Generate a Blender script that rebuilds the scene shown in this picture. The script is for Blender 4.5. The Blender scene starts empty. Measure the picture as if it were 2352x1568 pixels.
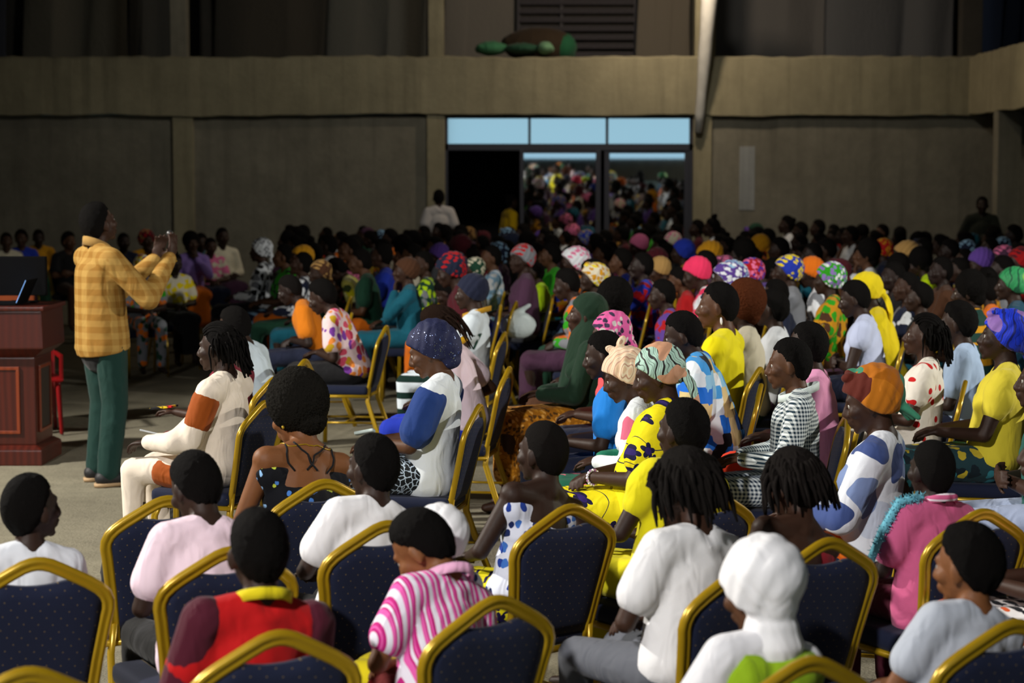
import bpy, bmesh, math, random
import numpy as np
from mathutils import Vector, Matrix, Euler
from mathutils.bvhtree import BVHTree

SC = bpy.context.scene
COL = SC.collection
R = math.radians
# ------------------------------------------------------------------ camera
FPX, CH = 4400.0, 1.98
PITCH = math.atan(368.0 / FPX)
cam_d = bpy.data.cameras.new('camera')
cam_d.sensor_width = 36.0
cam_d.lens = FPX / 2352 * 36.0
cam_d.dof.use_dof = True
cam_d.dof.focus_distance = 8.3
cam_d.dof.aperture_fstop = 3.4
cam_d.clip_end = 200
cam = bpy.data.objects.new('camera', cam_d)
COL.objects.link(cam)
cam.location = (0, 0, CH)
cam.rotation_euler = (R(90) - PITCH, 0, 0)
SC.camera = cam
# ------------------------------------------------------------------ exposure, world, lamps
SC.view_settings.view_transform = 'Standard'
SC.view_settings.look = 'None'
SC.view_settings.exposure = 0.0
SC.view_settings.gamma = 1.0
SC.view_settings.use_curve_mapping = False
W = bpy.data.worlds.new('dusk_sky'); SC.world = W
W.use_nodes = True
bg = W.node_tree.nodes['Background']
bg.inputs[0].default_value = (0.42, 0.66, 0.80, 1)
bg.inputs[1].default_value = 0.85

def lamp(name, kind, loc, aim, energy, color, size=0.3, spot=None, blend=0.5):
    d = bpy.data.lights.new(name, kind)
    d.energy = energy; d.color = color
    if kind == 'AREA':
        d.shape = 'SQUARE'; d.size = size
    else:
        d.shadow_soft_size = size
    if kind == 'SPOT':
        d.spot_size = R(spot or 60); d.spot_blend = blend
    o = bpy.data.objects.new(name, d); COL.objects.link(o)
    o.location = loc
    o.rotation_euler = (Vector(aim) - Vector(loc)).to_track_quat('-Z', 'Y').to_euler()
    return o
# stage floodlight high on the left, hall floodlights behind the audience, lamp on the far gallery
lamp('stage_floodlight', 'SPOT', (-9.0, 10.0, 6.2), (0.8, 9.5, 0.8), 5200, (1.0, .95, .86), 0.20, 105, .6)
lamp('hall_floodlight', 'SPOT', (-4.8, -3.0, 6.8), (-1.6, 6.2, 0.9), 4800, (1.0, .96, .93), 0.25, 50, .9)
lamp('side_floodlight', 'SPOT', (10.4, 10.5, 4.3), (-2.5, 13.5, 0.2), 2600, (1.0, .96, .86), 0.14, 78, .7)
lamp('gallery_lamp', 'POINT', (2.62, 29.4, 5.6), (2.4, 30, 0), 210, (1.0, .80, .58), 0.12)
lamp('far_wall_fill', 'SPOT', (1.0, 20.0, 7.8), (-0.3, 31.5, 2.4), 780, (1.0, .95, .84), 0.5, 100, 1.0)  # unseen spot added to brighten the far wall
lamp('wing_lamp', 'SPOT', (4.4, 24.5, 6.6), (7.6, 26.5, 3.5), 230, (1.0, .86, .58), 0.2, 50, .9)

# ------------------------------------------------------------------ helpers
def ray(px, py):
    c, s = math.cos(PITCH), math.sin(PITCH)
    a = (px - 1176) / FPX; b = (784 - py) / FPX
    return Vector((a, c + b * s, -s + b * c))
def at_h(px, py, h):
    d = ray(px, py); t = (h - CH) / d.z
    return Vector((0, 0, CH)) + d * t
def at_y(px, py, Y):
    d = ray(px, py); t = Y / d.y
    return Vector((0, 0, CH)) + d * t

def link(o, parent=None):
    COL.objects.link(o)
    if parent is not None: o.parent = parent
    return o
def tag(o, label=None, cat=None, group=None, kind=None):
    if label: o['label'] = label
    if cat: o['category'] = cat
    if group: o['group'] = group
    if kind: o['kind'] = kind
    return o
def empty(name, loc=(0, 0, 0), rz=0.0, sc=1.0):
    o = bpy.data.objects.new(name, None); o.empty_display_size = .1
    o.location = loc; o.rotation_euler = (0, 0, rz); o.scale = (sc, sc, sc)
    return link(o)
def meshobj(name, me, mat=None, parent=None, mw=None):
    o = bpy.data.objects.new(name, me)
    if mat is not None:
        if not me.materials: me.materials.append(mat)
        o.material_slots[0].link = 'OBJECT'
        o.material_slots[0].material = mat
    if mw is not None: o.matrix_local = mw
    return link(o, parent)

def ss(x, a, b):
    t = np.clip((x - a) / (b - a), 0, 1); return t * t * (3 - 2 * t)

class Geo:
    """collects primitives into one vertex / face soup"""
    def __init__(s): s.v = []; s.f = []; s.n = 0
    def add(s, v, f):
        v = np.asarray(v, float)
        s.v.append(v); s.f += [tuple(i + s.n for i in q) for q in f]; s.n += len(v)
        return s
    def rings(s, pts, closed_loop=False, cap=True):
        # pts: list of rings (k,3)
        k = len(pts[0]); m = len(pts); f = []
        for i in range(m - 1 + (1 if closed_loop else 0)):
            a = i * k; b = ((i + 1) % m) * k
            for j in range(k):
                f.append((a + j, a + (j + 1) % k, b + (j + 1) % k, b + j))
        if cap and not closed_loop:
            f.append(tuple(range(k - 1, -1, -1))); f.append(tuple((m - 1) * k + j for j in range(k)))
        return s.add(np.concatenate(pts), f)
    def cap(s, p0, p1, r0, r1=None, side=None, k=1.0, seg=12):
        r1 = r0 if r1 is None else r1
        p0 = np.array(p0, float); p1 = np.array(p1, float)
        w = p1 - p0; L = np.linalg.norm(w)
        w = np.array((0, 0, 1.0)) if L < 1e-6 else w / L
        u = np.array(side, float) if side is not None else (np.array((0, 1.0, 0)) if abs(w[1]) < .9 else np.array((1.0, 0, 0)))
        u = u - w * u.dot(w); u /= np.linalg.norm(u); v = np.cross(w, u)
        ph = np.linspace(0, 2 * np.pi, seg, endpoint=False)
        circ = np.outer(np.cos(ph), u) * k + np.outer(np.sin(ph), v)
        pts = []
        for a in (80, 50, 20): pts.append(p0 - w * r0 * math.sin(R(a)) + circ * r0 * math.cos(R(a)))
        for t in (0, 1): pts.append(p0 * (1 - t) + p1 * t + circ * (r0 * (1 - t) + r1 * t))
        for a in (20, 50, 80): pts.append(p1 + w * r1 * math.sin(R(a)) + circ * r1 * math.cos(R(a)))
        return s.rings(pts)
    def ell(s, c, rad, M=None, seg=14, rg=9):
        th = np.linspace(0, np.pi, rg + 2)[1:-1]; ph = np.linspace(0, 2 * np.pi, seg, endpoint=False)
        pts = []
        for t in th[::-1]:
            p = np.stack([np.cos(ph) * math.sin(t) * rad[0], np.sin(ph) * math.sin(t) * rad[1], np.full(seg, math.cos(t) * rad[2])], 1)
            if M is not None: p = p @ np.array(M).T
            pts.append(p + np.array(c))
        return s.rings(pts)
    def tube(s, path, r, seg=6, closed=False, prof=None, up=None):
        P = [np.array(p, float) for p in path]; m = len(P); pts = []
        rr = r if hasattr(r, '__len__') else [r] * m
        last = None
        for i in range(m):
            a = P[(i - 1) % m] if (closed or i > 0) else P[i]
            b = P[(i + 1) % m] if (closed or i < m - 1) else P[i]
            w = b - a; w /= (np.linalg.norm(w) + 1e-9)
            if up is not None: u = np.array(up, float)
            elif last is None: u = np.array((0, 1.0, 0)) if abs(w[1]) < .8 else np.array((1.0, 0, 0))
            else: u = last
            u = u - w * u.dot(w); u /= np.linalg.norm(u); last = u
            v = np.cross(w, u)
            if prof is not None: pts.append(P[i] + np.outer(prof[:, 0], u) + np.outer(prof[:, 1], v))
            else:
                ph = np.linspace(0, 2 * np.pi, seg, endpoint=False)
                pts.append(P[i] + (np.outer(np.cos(ph), u) + np.outer(np.sin(ph), v)) * rr[i])
        return s.rings(pts, closed)
    def box(s, lo, hi, M=None):
        x0, y0, z0 = lo; x1, y1, z1 = hi
        v = np.array([(x0,y0,z0),(x1,y0,z0),(x1,y1,z0),(x0,y1,z0),(x0,y0,z1),(x1,y0,z1),(x1,y1,z1),(x0,y1,z1)], float)
        if M is not None: v = np.array([M @ Vector(p) for p in v])
        return s.add(v, [(0,3,2,1),(4,5,6,7),(0,1,5,4),(1,2,6,5),(2,3,7,6),(3,0,4,7)])
    def mesh(s, name='mesh', smooth=True):
        me = bpy.data.meshes.new(name)
        me.from_pydata(np.concatenate(s.v).tolist(), [], s.f)
        if smooth: me.polygons.foreach_set('use_smooth', [True] * len(me.polygons))
        me.update()
        return me
    def obj(s, name, mat, parent=None, smooth=True, bevel=0.0, mw=None):
        me = s.mesh(name, smooth)
        if bevel:
            bm = bmesh.new(); bm.from_mesh(me)
            bmesh.ops.bevel(bm, geom=bm.edges[:], offset=bevel, segments=2, profile=.7, affect='EDGES', clamp_overlap=True)
            bm.to_mesh(me); bm.free()
        return meshobj(name, me, mat, parent, mw)
    def remesh(s, voxel, it=3, wrinkle=0.0, seed=0, dec=0.0):
        me0 = s.mesh('tmp')
        o = bpy.data.objects.new('tmp', me0); COL.objects.link(o)
        m = o.modifiers.new('r', 'REMESH'); m.mode = 'VOXEL'; m.voxel_size = voxel; m.use_smooth_shade = True
        if it:
            sm = o.modifiers.new('s', 'SMOOTH'); sm.iterations = it; sm.factor = .5
        if dec:
            dm = o.modifiers.new('d', 'DECIMATE'); dm.ratio = dec
        dg = bpy.context.evaluated_depsgraph_get(); dg.update()
        me = bpy.data.meshes.new_from_object(o.evaluated_get(dg))
        bpy.data.objects.remove(o); bpy.data.meshes.remove(me0)
        if wrinkle:
            n = len(me.vertices); co = np.empty(n * 3); no = np.empty(n * 3)
            me.vertices.foreach_get('co', co); me.vertices.foreach_get('normal', no)
            co = co.reshape(-1, 3); no = no.reshape(-1, 3)
            rg = np.random.RandomState(seed); d = np.zeros(n)
            wp = co + .05 * np.sin(co[:, [1, 2, 0]] * 9 + seed)
            for _ in range(5):
                k = rg.normal(size=3); k /= np.linalg.norm(k); k[2] *= .6
                d += (1 - np.abs(np.sin(wp @ (k * rg.uniform(9, 26)) + rg.uniform(0, 6)))) ** 3 - .35
            co = co + no * (np.clip(d, -.5, 3) * wrinkle / 2.2 + wrinkle * .2)[:, None]
            me.vertices.foreach_set('co', co.ravel()); me.update()
        me.polygons.foreach_set('use_smooth', [True] * len(me.polygons))
        return me

# ------------------------------------------------------------------ materials
def hexc(h):
    h = h.lstrip('#'); c = [int(h[i:i + 2], 16) / 255 for i in (0, 2, 4)]
    return tuple(x / 12.92 if x <= .04045 else ((x + .055) / 1.055) ** 2.4 for x in c)
def col(c): return (*(hexc(c) if isinstance(c, str) else c), 1.0)
class NT:
    def __init__(s, name, rough=.6, spec=.5, metal=0.0, sheen=0.0):
        s.m = bpy.data.materials.new(name); s.m.use_nodes = True
        s.t = s.m.node_tree; s.b = s.t.nodes['Principled BSDF']
        s.b.inputs['Roughness'].default_value = rough
        s.b.inputs['Specular IOR Level'].default_value = spec
        s.b.inputs['Metallic'].default_value = metal
        if sheen: s.b.inputs['Sheen Weight'].default_value = sheen
        s.tc = None
    def n(s, ty, **kw):
        nd = s.t.nodes.new(ty)
        for k, v in kw.items():
            if k in nd.inputs: nd.inputs[k].default_value = v
            else: setattr(nd, k, v)
        return nd
    def l(s, a, b): s.t.links.new(a, b)
    def coords(s, scale=(1, 1, 1), rot=(0, 0, 0), loc=(0, 0, 0)):
        if s.tc is None: s.tc = s.n('ShaderNodeTexCoord')
        mp = s.n('ShaderNodeMapping'); mp.inputs['Scale'].default_value = scale
        mp.inputs['Rotation'].default_value = rot; mp.inputs['Location'].default_value = loc
        s.l(s.tc.outputs['Object'], mp.inputs[0]); return mp.outputs[0]
    def flatco(s):
        sp = s.n('ShaderNodeSeparateXYZ'); s.l(s.coords(), sp.inputs[0]); cb = s.n('ShaderNodeCombineXYZ')
        s.l(s.math('ADD', sp.outputs[0], s.math('MULTIPLY', sp.outputs[1], .93)), cb.inputs[0]); s.l(sp.outputs[2], cb.inputs[1]); return cb.outputs[0]
    def math(s, op, a, b=None, c=None):
        nd = s.n('ShaderNodeMath', operation=op)
        for i, v in enumerate((a, b, c)):
            if v is None: continue
            if isinstance(v, (int, float)): nd.inputs[i].default_value = v
            else: s.l(v, nd.inputs[i])
        return nd.outputs[0]
    def mix(s, f, a, b):
        nd = s.n('ShaderNodeMix', data_type='RGBA')
        for i, v in ((0, f), (6, a), (7, b)):
            if isinstance(v, (int, float)): nd.inputs[i].default_value = v
            elif isinstance(v, (tuple, str)): nd.inputs[i].default_value = col(v[:3] if isinstance(v, tuple) else v)
            else: s.l(v, nd.inputs[i])
        return nd.outputs[2]
    def ramp(s, fac, stops, interp='CONSTANT'):
        nd = s.n('ShaderNodeValToRGB'); cr = nd.color_ramp; cr.interpolation = interp
        while len(cr.elements) < len(stops): cr.elements.new(.5)
        for e, (p, c) in zip(cr.elements, stops): e.position = p; e.color = col(c)
        s.l(fac, nd.inputs[0]); return nd.outputs[0]
    def base(s, v):
        if isinstance(v, (str, tuple)): s.b.inputs['Base Color'].default_value = col(v)
        else: s.l(v, s.b.inputs['Base Color'])
    def bump(s, h, strength=.3, dist=.01):
        nd = s.n('ShaderNodeBump', Strength=strength, Distance=dist); s.l(h, nd.inputs['Height'])
        s.l(nd.outputs[0], s.b.inputs['Normal'])
    def noise(s, scale, detail=3, vec=None, rough=.5, dist=0.0):
        nd = s.n('ShaderNodeTexNoise', Scale=scale, Detail=detail, Roughness=rough, Distortion=dist)
        s.l(vec if vec is not None else s.coords(), nd.inputs['Vector']); return nd.outputs[0]
_mc = {}
def memo(fn):
    def g(*a):
        k = (fn.__name__,) + a
        if k not in _mc: _mc[k] = fn(*a)
        return _mc[k]
    return g
def cloth_bump(t):
    a = t.noise(7, 1, dist=1.6, vec=t.coords((1.4, 1.4, .7), (.4, .5, 0))); b = t.noise(260, 1)
    t.bump(t.math('ADD', t.math('MULTIPLY', a, 1.0), t.math('MULTIPLY', b, .05)), .5, .02)
@memo
def cloth(c):
    t = NT('cloth', .85, .25, sheen=.08); t.base(c)
    
    cloth_bump(t); return t.m
@memo
def skin(k):
    c = {0: (.026, .0125, .008), 1: (.038, .017, .010), 2: (.075, .032, .015), 3: (.17, .066, .024), 4: (.017, .009, .007)}[k]
    t = NT('skin', .55, .26); v = t.noise(22, 4)
    t.base(t.mix(v, c, tuple(x * 1.35 for x in c)))
    t.b.inputs['Subsurface Weight'].default_value = .04
    t.b.inputs['Subsurface Radius'].default_value = (.01, .004, .002)
    t.bump(t.noise(240, 2), .12, .003); return t.m
@memo
def hairmat(c):
    t = NT('hair', .85, .10); t.base(t.mix(t.noise(60, 3), col(c)[:3], tuple(x * 1.5 for x in col(c)[:3])))
    t.bump(t.noise(330, 3), .9, .006); return t.m
@memo
def blotch(base, cols, scale, cover, metric='EUCLIDEAN', edge=''):
    """cells of several colours on a base; cover = share of cells printed"""
    t = NT('printed_cloth', .85, .25, sheen=.06); cs = cols.split(' ')
    nz = t.n('ShaderNodeTexNoise', Scale=scale * .9, Detail=2.0); t.l(t.coords(), nz.inputs['Vector'])
    va = t.n('ShaderNodeVectorMath', operation='SCALE'); va.inputs['Scale'].default_value = .35 / scale * 3 * (0 if metric == 'CHEBYCHEV' else 1)
    t.l(nz.outputs['Color'], va.inputs[0])
    ad = t.n('ShaderNodeVectorMath', operation='ADD'); t.l(va.outputs[0], ad.inputs[0]); t.l(t.flatco(), ad.inputs[1])
    vo = t.n('ShaderNodeTexVoronoi', voronoi_dimensions='2D', Scale=scale, distance=metric, Randomness=.9 if metric != 'CHEBYCHEV' else .55)
    t.l(ad.outputs[0], vo.inputs['Vector'])
    sp = t.n('ShaderNodeSeparateColor'); t.l(vo.outputs['Color'], sp.inputs[0])
    n = len(cs); pc = t.ramp(sp.outputs[0], [(i / n, c) for i, c in enumerate(cs)])
    inside = t.math('LESS_THAN', vo.outputs['Distance'], cover if metric != 'CHEBYCHEV' else 5.0)
    res = t.mix(inside, base, pc)
    if metric == 'CHEBYCHEV':
        res = t.mix(t.math('LESS_THAN', sp.outputs[1], cover), base, pc)
    if edge:
        v2 = t.n('ShaderNodeTexVoronoi', voronoi_dimensions='2D', Scale=scale, feature='DISTANCE_TO_EDGE'); t.l(ad.outputs[0], v2.inputs['Vector'])
        res = t.mix(t.math('LESS_THAN', v2.outputs['Distance'], .09), res, edge)
    t.base(res); cloth_bump(t); return t.m
@memo
def swirl(base, c1, c2, scale):
    """marbled / swirling scarf print"""
    t = NT('swirl_cloth', .6, .35, sheen=.05)
    w = t.n('ShaderNodeTexWave', Scale=scale, Distortion=9.0, Detail=2.0); w.inputs['Detail Scale'].default_value = 1.2
    t.l(t.coords(), w.inputs['Vector'])
    w_ = t.ramp(w.outputs[0], [(0, c1), (.12, base), (.80, c1), (.88, base)])
    t.base(t.mix(t.math('GREATER_THAN', t.noise(scale * 1.1, 1, t.coords(loc=(3, 1, 2))), .54), w_, c2 if isinstance(c2, str) else base)); cloth_bump(t); return t.m
@memo
def stripes(c1, c2, axis, period, duty, c3=''):
    t = NT('striped_cloth', .85, .25); sp = t.n('ShaderNodeSeparateXYZ'); t.l(t.coords(), sp.inputs[0])
    x = t.math('FRACT', t.math('MULTIPLY', sp.outputs['XYZ'.index(axis)], 1 / period))
    st = [(0, c1), (1 - duty, c2)]
    if c3: st = [(0, c1), (.30, c2), (.45, c3), (.52, c2), (.60, c1), (.72, c2), (.80, c3)]
    t.base(t.ramp(x, st)); cloth_bump(t); return t.m
@memo
def check(c1, c2, period, soft):
    """gingham / plaid in two directions"""
    t = NT('checked_cloth', .85, .25); sp = t.n('ShaderNodeSeparateXYZ'); t.l(t.coords(), sp.inputs[0])
    h = t.math('ADD', sp.outputs[0], sp.outputs[1])
    a = t.math('FRACT', t.math('MULTIPLY', h, 1 / period)); b = t.math('FRACT', t.math('MULTIPLY', sp.outputs[2], 1 / period))
    f = t.math('MULTIPLY', t.math('ADD', t.math('GREATER_THAN', a, .5), t.math('GREATER_THAN', b, .5)), .5)
    if soft:
        f = t.math('MULTIPLY', f, .9)
    t.base(t.mix(f, c1, c2)); cloth_bump(t); return t.m
@memo
def spots(base, c, scale, r):
    t = NT('spotted_cloth', .85, .25); vo = t.n('ShaderNodeTexVoronoi', voronoi_dimensions='2D', Scale=scale); vo.inputs['Randomness'].default_value = .7
    t.l(t.flatco(), vo.inputs['Vector']); t.base(t.mix(t.math('LESS_THAN', vo.outputs['Distance'], r), base, c)); cloth_bump(t); return t.m
@memo
def sequin(base, c):
    t = NT('sequinned_cloth', .5, .5); vo = t.n('ShaderNodeTexVoronoi', Scale=190.0); t.l(t.coords(), vo.inputs['Vector'])
    sp = t.n('ShaderNodeSeparateColor'); t.l(vo.outputs['Color'], sp.inputs[0])
    k = t.math('MULTIPLY', t.math('GREATER_THAN', sp.outputs[0], .90), t.math('LESS_THAN', vo.outputs['Distance'], .45))
    t.base(t.mix(k, base, c)); t.l(k, t.b.inputs['Metallic'])
    t.l(t.math('SUBTRACT', .75, t.math('MULTIPLY', k, .5)), t.b.inputs['Roughness']); cloth_bump(t); return t.m
@memo
def ivy(base, c, stem, scale):
    """five-lobed leaves scattered on plain cloth, with winding stems"""
    t = NT('ivy_print_cloth', .8, .25); cv = t.flatco()
    vo = t.n('ShaderNodeTexVoronoi', voronoi_dimensions='2D', Scale=scale, Randomness=.65); t.l(cv, vo.inputs['Vector'])
    sc = t.n('ShaderNodeVectorMath', operation='SCALE'); sc.inputs['Scale'].default_value = scale; t.l(cv, sc.inputs[0])
    df = t.n('ShaderNodeVectorMath', operation='SUBTRACT'); t.l(sc.outputs[0], df.inputs[0])
    s2 = t.n('ShaderNodeVectorMath', operation='SCALE'); s2.inputs['Scale'].default_value = scale; t.l(vo.outputs['Position'], s2.inputs[0]); t.l(s2.outputs[0], df.inputs[1])
    sp = t.n('ShaderNodeSeparateXYZ'); t.l(df.outputs[0], sp.inputs[0])
    cc = t.n('ShaderNodeSeparateColor'); t.l(vo.outputs['Color'], cc.inputs[0])
    ang = t.math('ADD', t.math('ARCTAN2', sp.outputs[1], sp.outputs[0]), t.math('MULTIPLY', cc.outputs[1], 6.3))
    rad = t.math('MULTIPLY', t.math('ADD', .56, t.math('MULTIPLY', t.math('ABSOLUTE', t.math('COSINE', t.math('MULTIPLY', ang, 2.5))), .55)), .36)
    leaf = t.math('MULTIPLY', t.math('LESS_THAN', vo.outputs['Distance'], rad), t.math('LESS_THAN', cc.outputs[0], .78))
    nz = t.n('ShaderNodeTexNoise', Scale=scale * .55, Detail=0.0); t.l(cv, nz.inputs['Vector'])
    st = t.math('LESS_THAN', t.math('ABSOLUTE', t.math('SUBTRACT', nz.outputs[0], .5)), .006)
    leafc = t.mix(t.math('GREATER_THAN', vo.outputs['Distance'], .17), c, stem)
    r = t.mix(st, base, stem); t.base(t.mix(leaf, r, leafc)); cloth_bump(t); return t.m
def plain(name, c, rough=.5, spec=.5, metal=0.0, nz=0.0, nsc=20):
    t = NT(name, rough, spec, metal); t.base(c)
    if nz:
        cc = col(c)[:3]; t.base(t.mix(t.noise(nsc, 4), tuple(x * (1 - nz) for x in cc), tuple(min(1, x * (1 + nz)) for x in cc)))
        t.bump(t.noise(nsc * 6, 3), .2, .004)
    return t.m

# ------------------------------------------------------------------ the hall
WY = 31.5
BZ = 3.05
def wx(px, Y=WY): return at_y(px, 424, Y).x
def wz(py, Y=WY): return at_y(1176, py, Y).z
def struct(name, g, mat, smooth=False, bevel=0.0, parent=None):
    o = g.obj(name, mat, parent, smooth, bevel)
    if parent is None: o['kind'] = 'structure'
    return o
def concrete(c, dark=.55, sc=.8, stain=.5):
    t = NT('concrete', .92, .2); v = t.coords()
    n1 = t.noise(sc, 5, v, .6); n2 = t.noise(sc * 7, 6, v, .65)
    streak = t.noise(2.2, 4, t.coords((2.5, 2.5, .18)), .6)
    f = t.math('MULTIPLY', t.math('ADD', n1, t.math('MULTIPLY', n2, .5)), .75)
    c0 = col(c)[:3]
    a = t.mix(t.ramp(f, [(.30, (0, 0, 0)), (.72, (1, 1, 1))], 'LINEAR'), tuple(x * dark for x in c0), c0)
    b = t.mix(t.math('MULTIPLY', t.ramp(streak, [(.50, (0, 0, 0)), (.72, (1, 1, 1))], 'LINEAR'), stain), a, tuple(x * .45 for x in c0))
    t.base(b); t.bump(t.math('ADD', n2, t.math('MULTIPLY', t.noise(60, 3, v), .4)), .45, .03); return t.m
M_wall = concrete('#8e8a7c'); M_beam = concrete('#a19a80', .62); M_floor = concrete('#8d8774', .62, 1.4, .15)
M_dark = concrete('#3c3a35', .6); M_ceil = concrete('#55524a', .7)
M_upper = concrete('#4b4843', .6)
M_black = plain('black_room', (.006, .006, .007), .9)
# floor
g = Geo(); g.box((-11, -8, -.2), (11.2, 35.2, 0)); struct('floor', g, M_floor)
# far wall, in pieces round the doorway
DX0, DX1, DZ1 = wx(1022), wx(1592), 3.03
g = Geo(); g.box((-11, WY, 0), (DX0, WY + .22, 3.05)); g.box((DX1, WY, 0), (11.2, WY + .22, 3.05)); g.box((DX0, WY, DZ1), (DX1, WY + .22, 3.05))
struct('wall_far', g, M_wall)
rnd = random.Random(4)
def rough_beam(x0, x1, y0, y1, z0, z1, amp=.016, step=.16):
    """cast beam with an uneven top and bottom edge"""
    n = max(2, int((x1 - x0) / step)); pts = []; a = b = 0
    for i in range(n + 1):
        x = x0 + (x1 - x0) * i / n
        a = a * .6 + rnd.uniform(-amp, amp); b = b * .8 + rnd.uniform(-amp, amp) * .7
        yy = rnd.uniform(-.006, .006)
        pts.append(np.array([(x, y0 + yy, z0 + b), (x, y1, z0 + b), (x, y1, z1 + a), (x, y0 + .05, z1 + a), (x, y0 + yy, z1 + a - .035)]))
    return Geo().rings(pts)
struct('trim_1', rough_beam(-11, 7.6, WY - .16, WY + .3, BZ, wz(131)), M_beam)
# wing gallery front along the right side
g = rough_beam(16.0, 31.34, -7.72, -7.42, BZ, 4.0)
v = np.concatenate(g.v); v = np.stack([-v[:, 1], v[:, 0], v[:, 2]], 1); g.v = [v]
struct('trim_2', g, M_beam)
# columns below and above the beam
def column(px0, px1, z0, z1, Y, d, name, mat=M_beam, dx=0):
    x0, x1 = wx(px0, Y), wx(px1, Y); g = Geo(); g.box((x0, Y, z0), (x1, Y + d, z1)); struct(name, g, mat, bevel=.012)
column(398, 445, 0, BZ, WY - .10, .12, 'trim_3'); column(981, 1022, 0, BZ, WY - .10, .12, 'trim_4')
column(1592, 1634, 0, BZ, WY - .10, .12, 'trim_5')
column(396, 433, 3.9, 8.4, WY, .3, 'trim_6', M_wall); column(470, 488, 3.9, 8.4, WY + 2.2, .2, 'trim_7', M_upper)
column(985, 1020, 3.9, 8.4, WY, .3, 'trim_8', M_beam); column(1594, 1640, 3.9, 8.4, WY, .3, 'trim_9', M_beam)
column(2203, 2250, 3.9, 8.4, WY, .3, 'trim_10', M_upper)
g = Geo(); g.box((7.42, 29.4, 0), (7.78, 29.7, 3.05)); struct('trim_11', g, M_wall, bevel=.01)
g = Geo(); g.box((7.42, 23.2, 0), (7.78, 23.5, 3.05)); struct('trim_12', g, M_wall, bevel=.01)
# gallery slabs, upper walls, side walls, ceiling
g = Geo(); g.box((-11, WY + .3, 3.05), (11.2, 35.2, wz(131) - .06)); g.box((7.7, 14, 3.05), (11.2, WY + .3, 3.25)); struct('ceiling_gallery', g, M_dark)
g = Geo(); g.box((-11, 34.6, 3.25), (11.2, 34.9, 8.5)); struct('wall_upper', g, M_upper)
g = Geo(); g.box((-11.3, -8.2, -.2), (-11, 35.2, 8.5)); struct('wall_left', g, M_wall)
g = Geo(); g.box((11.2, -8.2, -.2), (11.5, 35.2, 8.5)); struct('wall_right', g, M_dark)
g = Geo(); g.box((-11.3, -8.2, 8.5), (11.5, 35.2, 8.8)); struct('ceiling', g, M_ceil)
OX0, OX1, OZ0, OZ1 = -2.5, 8.5, .8, 5.6                       # open side of the unfinished hall, behind the camera
g = Geo()
for lo, hi in (((-11, -8.2, 0), (OX0, -8, 8.5)), ((OX1, -8.2, 0), (11.2, -8, 8.5)), ((OX0, -8.2, 0), (OX1, -8, OZ0)), ((OX0, -8.2, OZ1), (OX1, -8, 8.5))): g.box(lo, hi)
struct('wall_back', g, M_wall)
pd = bpy.data.lights.new('sky_opening', 'AREA'); pd.shape = 'RECTANGLE'; pd.size = OX1 - OX0; pd.size_y = OZ1 - OZ0; pd.cycles.is_portal = True
po = bpy.data.objects.new('sky_opening', pd); COL.objects.link(po); po.location = ((OX0 + OX1) / 2, -8.1, (OZ0 + OZ1) / 2); po.rotation_euler = (R(90), 0, 0)
# dark lobby behind the doorway
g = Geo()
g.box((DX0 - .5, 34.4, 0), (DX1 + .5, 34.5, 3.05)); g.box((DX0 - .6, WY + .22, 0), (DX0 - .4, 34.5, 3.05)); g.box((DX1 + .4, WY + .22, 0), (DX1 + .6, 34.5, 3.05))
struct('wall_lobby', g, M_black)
# doorway: frame, transom panes, sliding reflective panes
M_alu = plain('dark_aluminium', (.06, .06, .075), .45, .5, .6)
t = NT('reflective_glass', .022, .5, 1.0); t.base((.86, .93, .98)); M_mirror = t.m
t = NT('reflective_transom_glass', .05, .5, 1.0); t.base((.86, .95, .97)); M_trans = t.m
def zz(py): return wz(py, WY + .03)
def xx(px): return wx(px, WY + .03)
g = Geo(); y0, y1 = WY + .02, WY + .12
g.box((DX0, y0, 0), (xx(1029), y1, DZ1)); g.box((xx(1583), y0, 0), (DX1, y1, DZ1)); g.box((DX0, y0, zz(270)), (DX1, y1, DZ1))
g.box((DX0, y0, zz(345)), (DX1, y1, zz(330)))
door = struct('door_1', g, M_alu)
for a, b in ((1213, 1219), (1391, 1397)):
    g = Geo(); g.box((xx(a), y0, zz(330)), (xx(b), y1, zz(270))); struct('mullion', g, M_alu, parent=door)
def pane(px0, px1, py0, py1, tilt, mat, Y, name='pane'):
    x0, x1, za, zb = xx(px0), xx(px1), (zz(py1) if py1 < 600 else .06), zz(py0)
    M = Matrix.Translation(((x0 + x1) / 2, Y, (za + zb) / 2)) @ Matrix.Rotation(tilt, 4, 'X')
    g = Geo(); w, h = (x1 - x0) / 2, (zb - za) / 2; g.box((-w, 0, -h), (w, .008, h), M); return struct(name, g, mat, parent=door)
for a, b in ((1029, 1213), (1219, 1391), (1397, 1583)): pane(a, b, 272, 330, R(-.55), M_trans, WY + .06)
TL = R(1.45)
for a, b, yy in ((1203, 1368, .055), (1400, 1572, .075)):
    pane(a, b, 352, 900, TL, M_mirror, WY + yy)
for a, b, yy in ((1194, 1203, .05), (1368, 1380, .05), (1388, 1400, .07), (1572, 1583, .07)):
    g = Geo(); g.box((xx(a), WY + yy - .03, .0), (xx(b), WY + yy + .05, zz(345))); struct('door_stile', g, M_alu, parent=door, bevel=.004)
for a, b, yy in ((1203, 1368, .05), (1400, 1572, .07)):
    g = Geo(); g.box((xx(a), WY + yy - .02, zz(352)), (xx(b), WY + yy + .04, zz(344))); struct('door_rail', g, M_alu, parent=door, bevel=.003)
# thin pale grey slab on the wall
g = Geo(); g.box((wx(1698), WY - .012, wz(482)), (wx(1733), WY + .01, wz(336))); struct('trim_13', g, concrete('#a3a7a8', .8))
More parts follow.
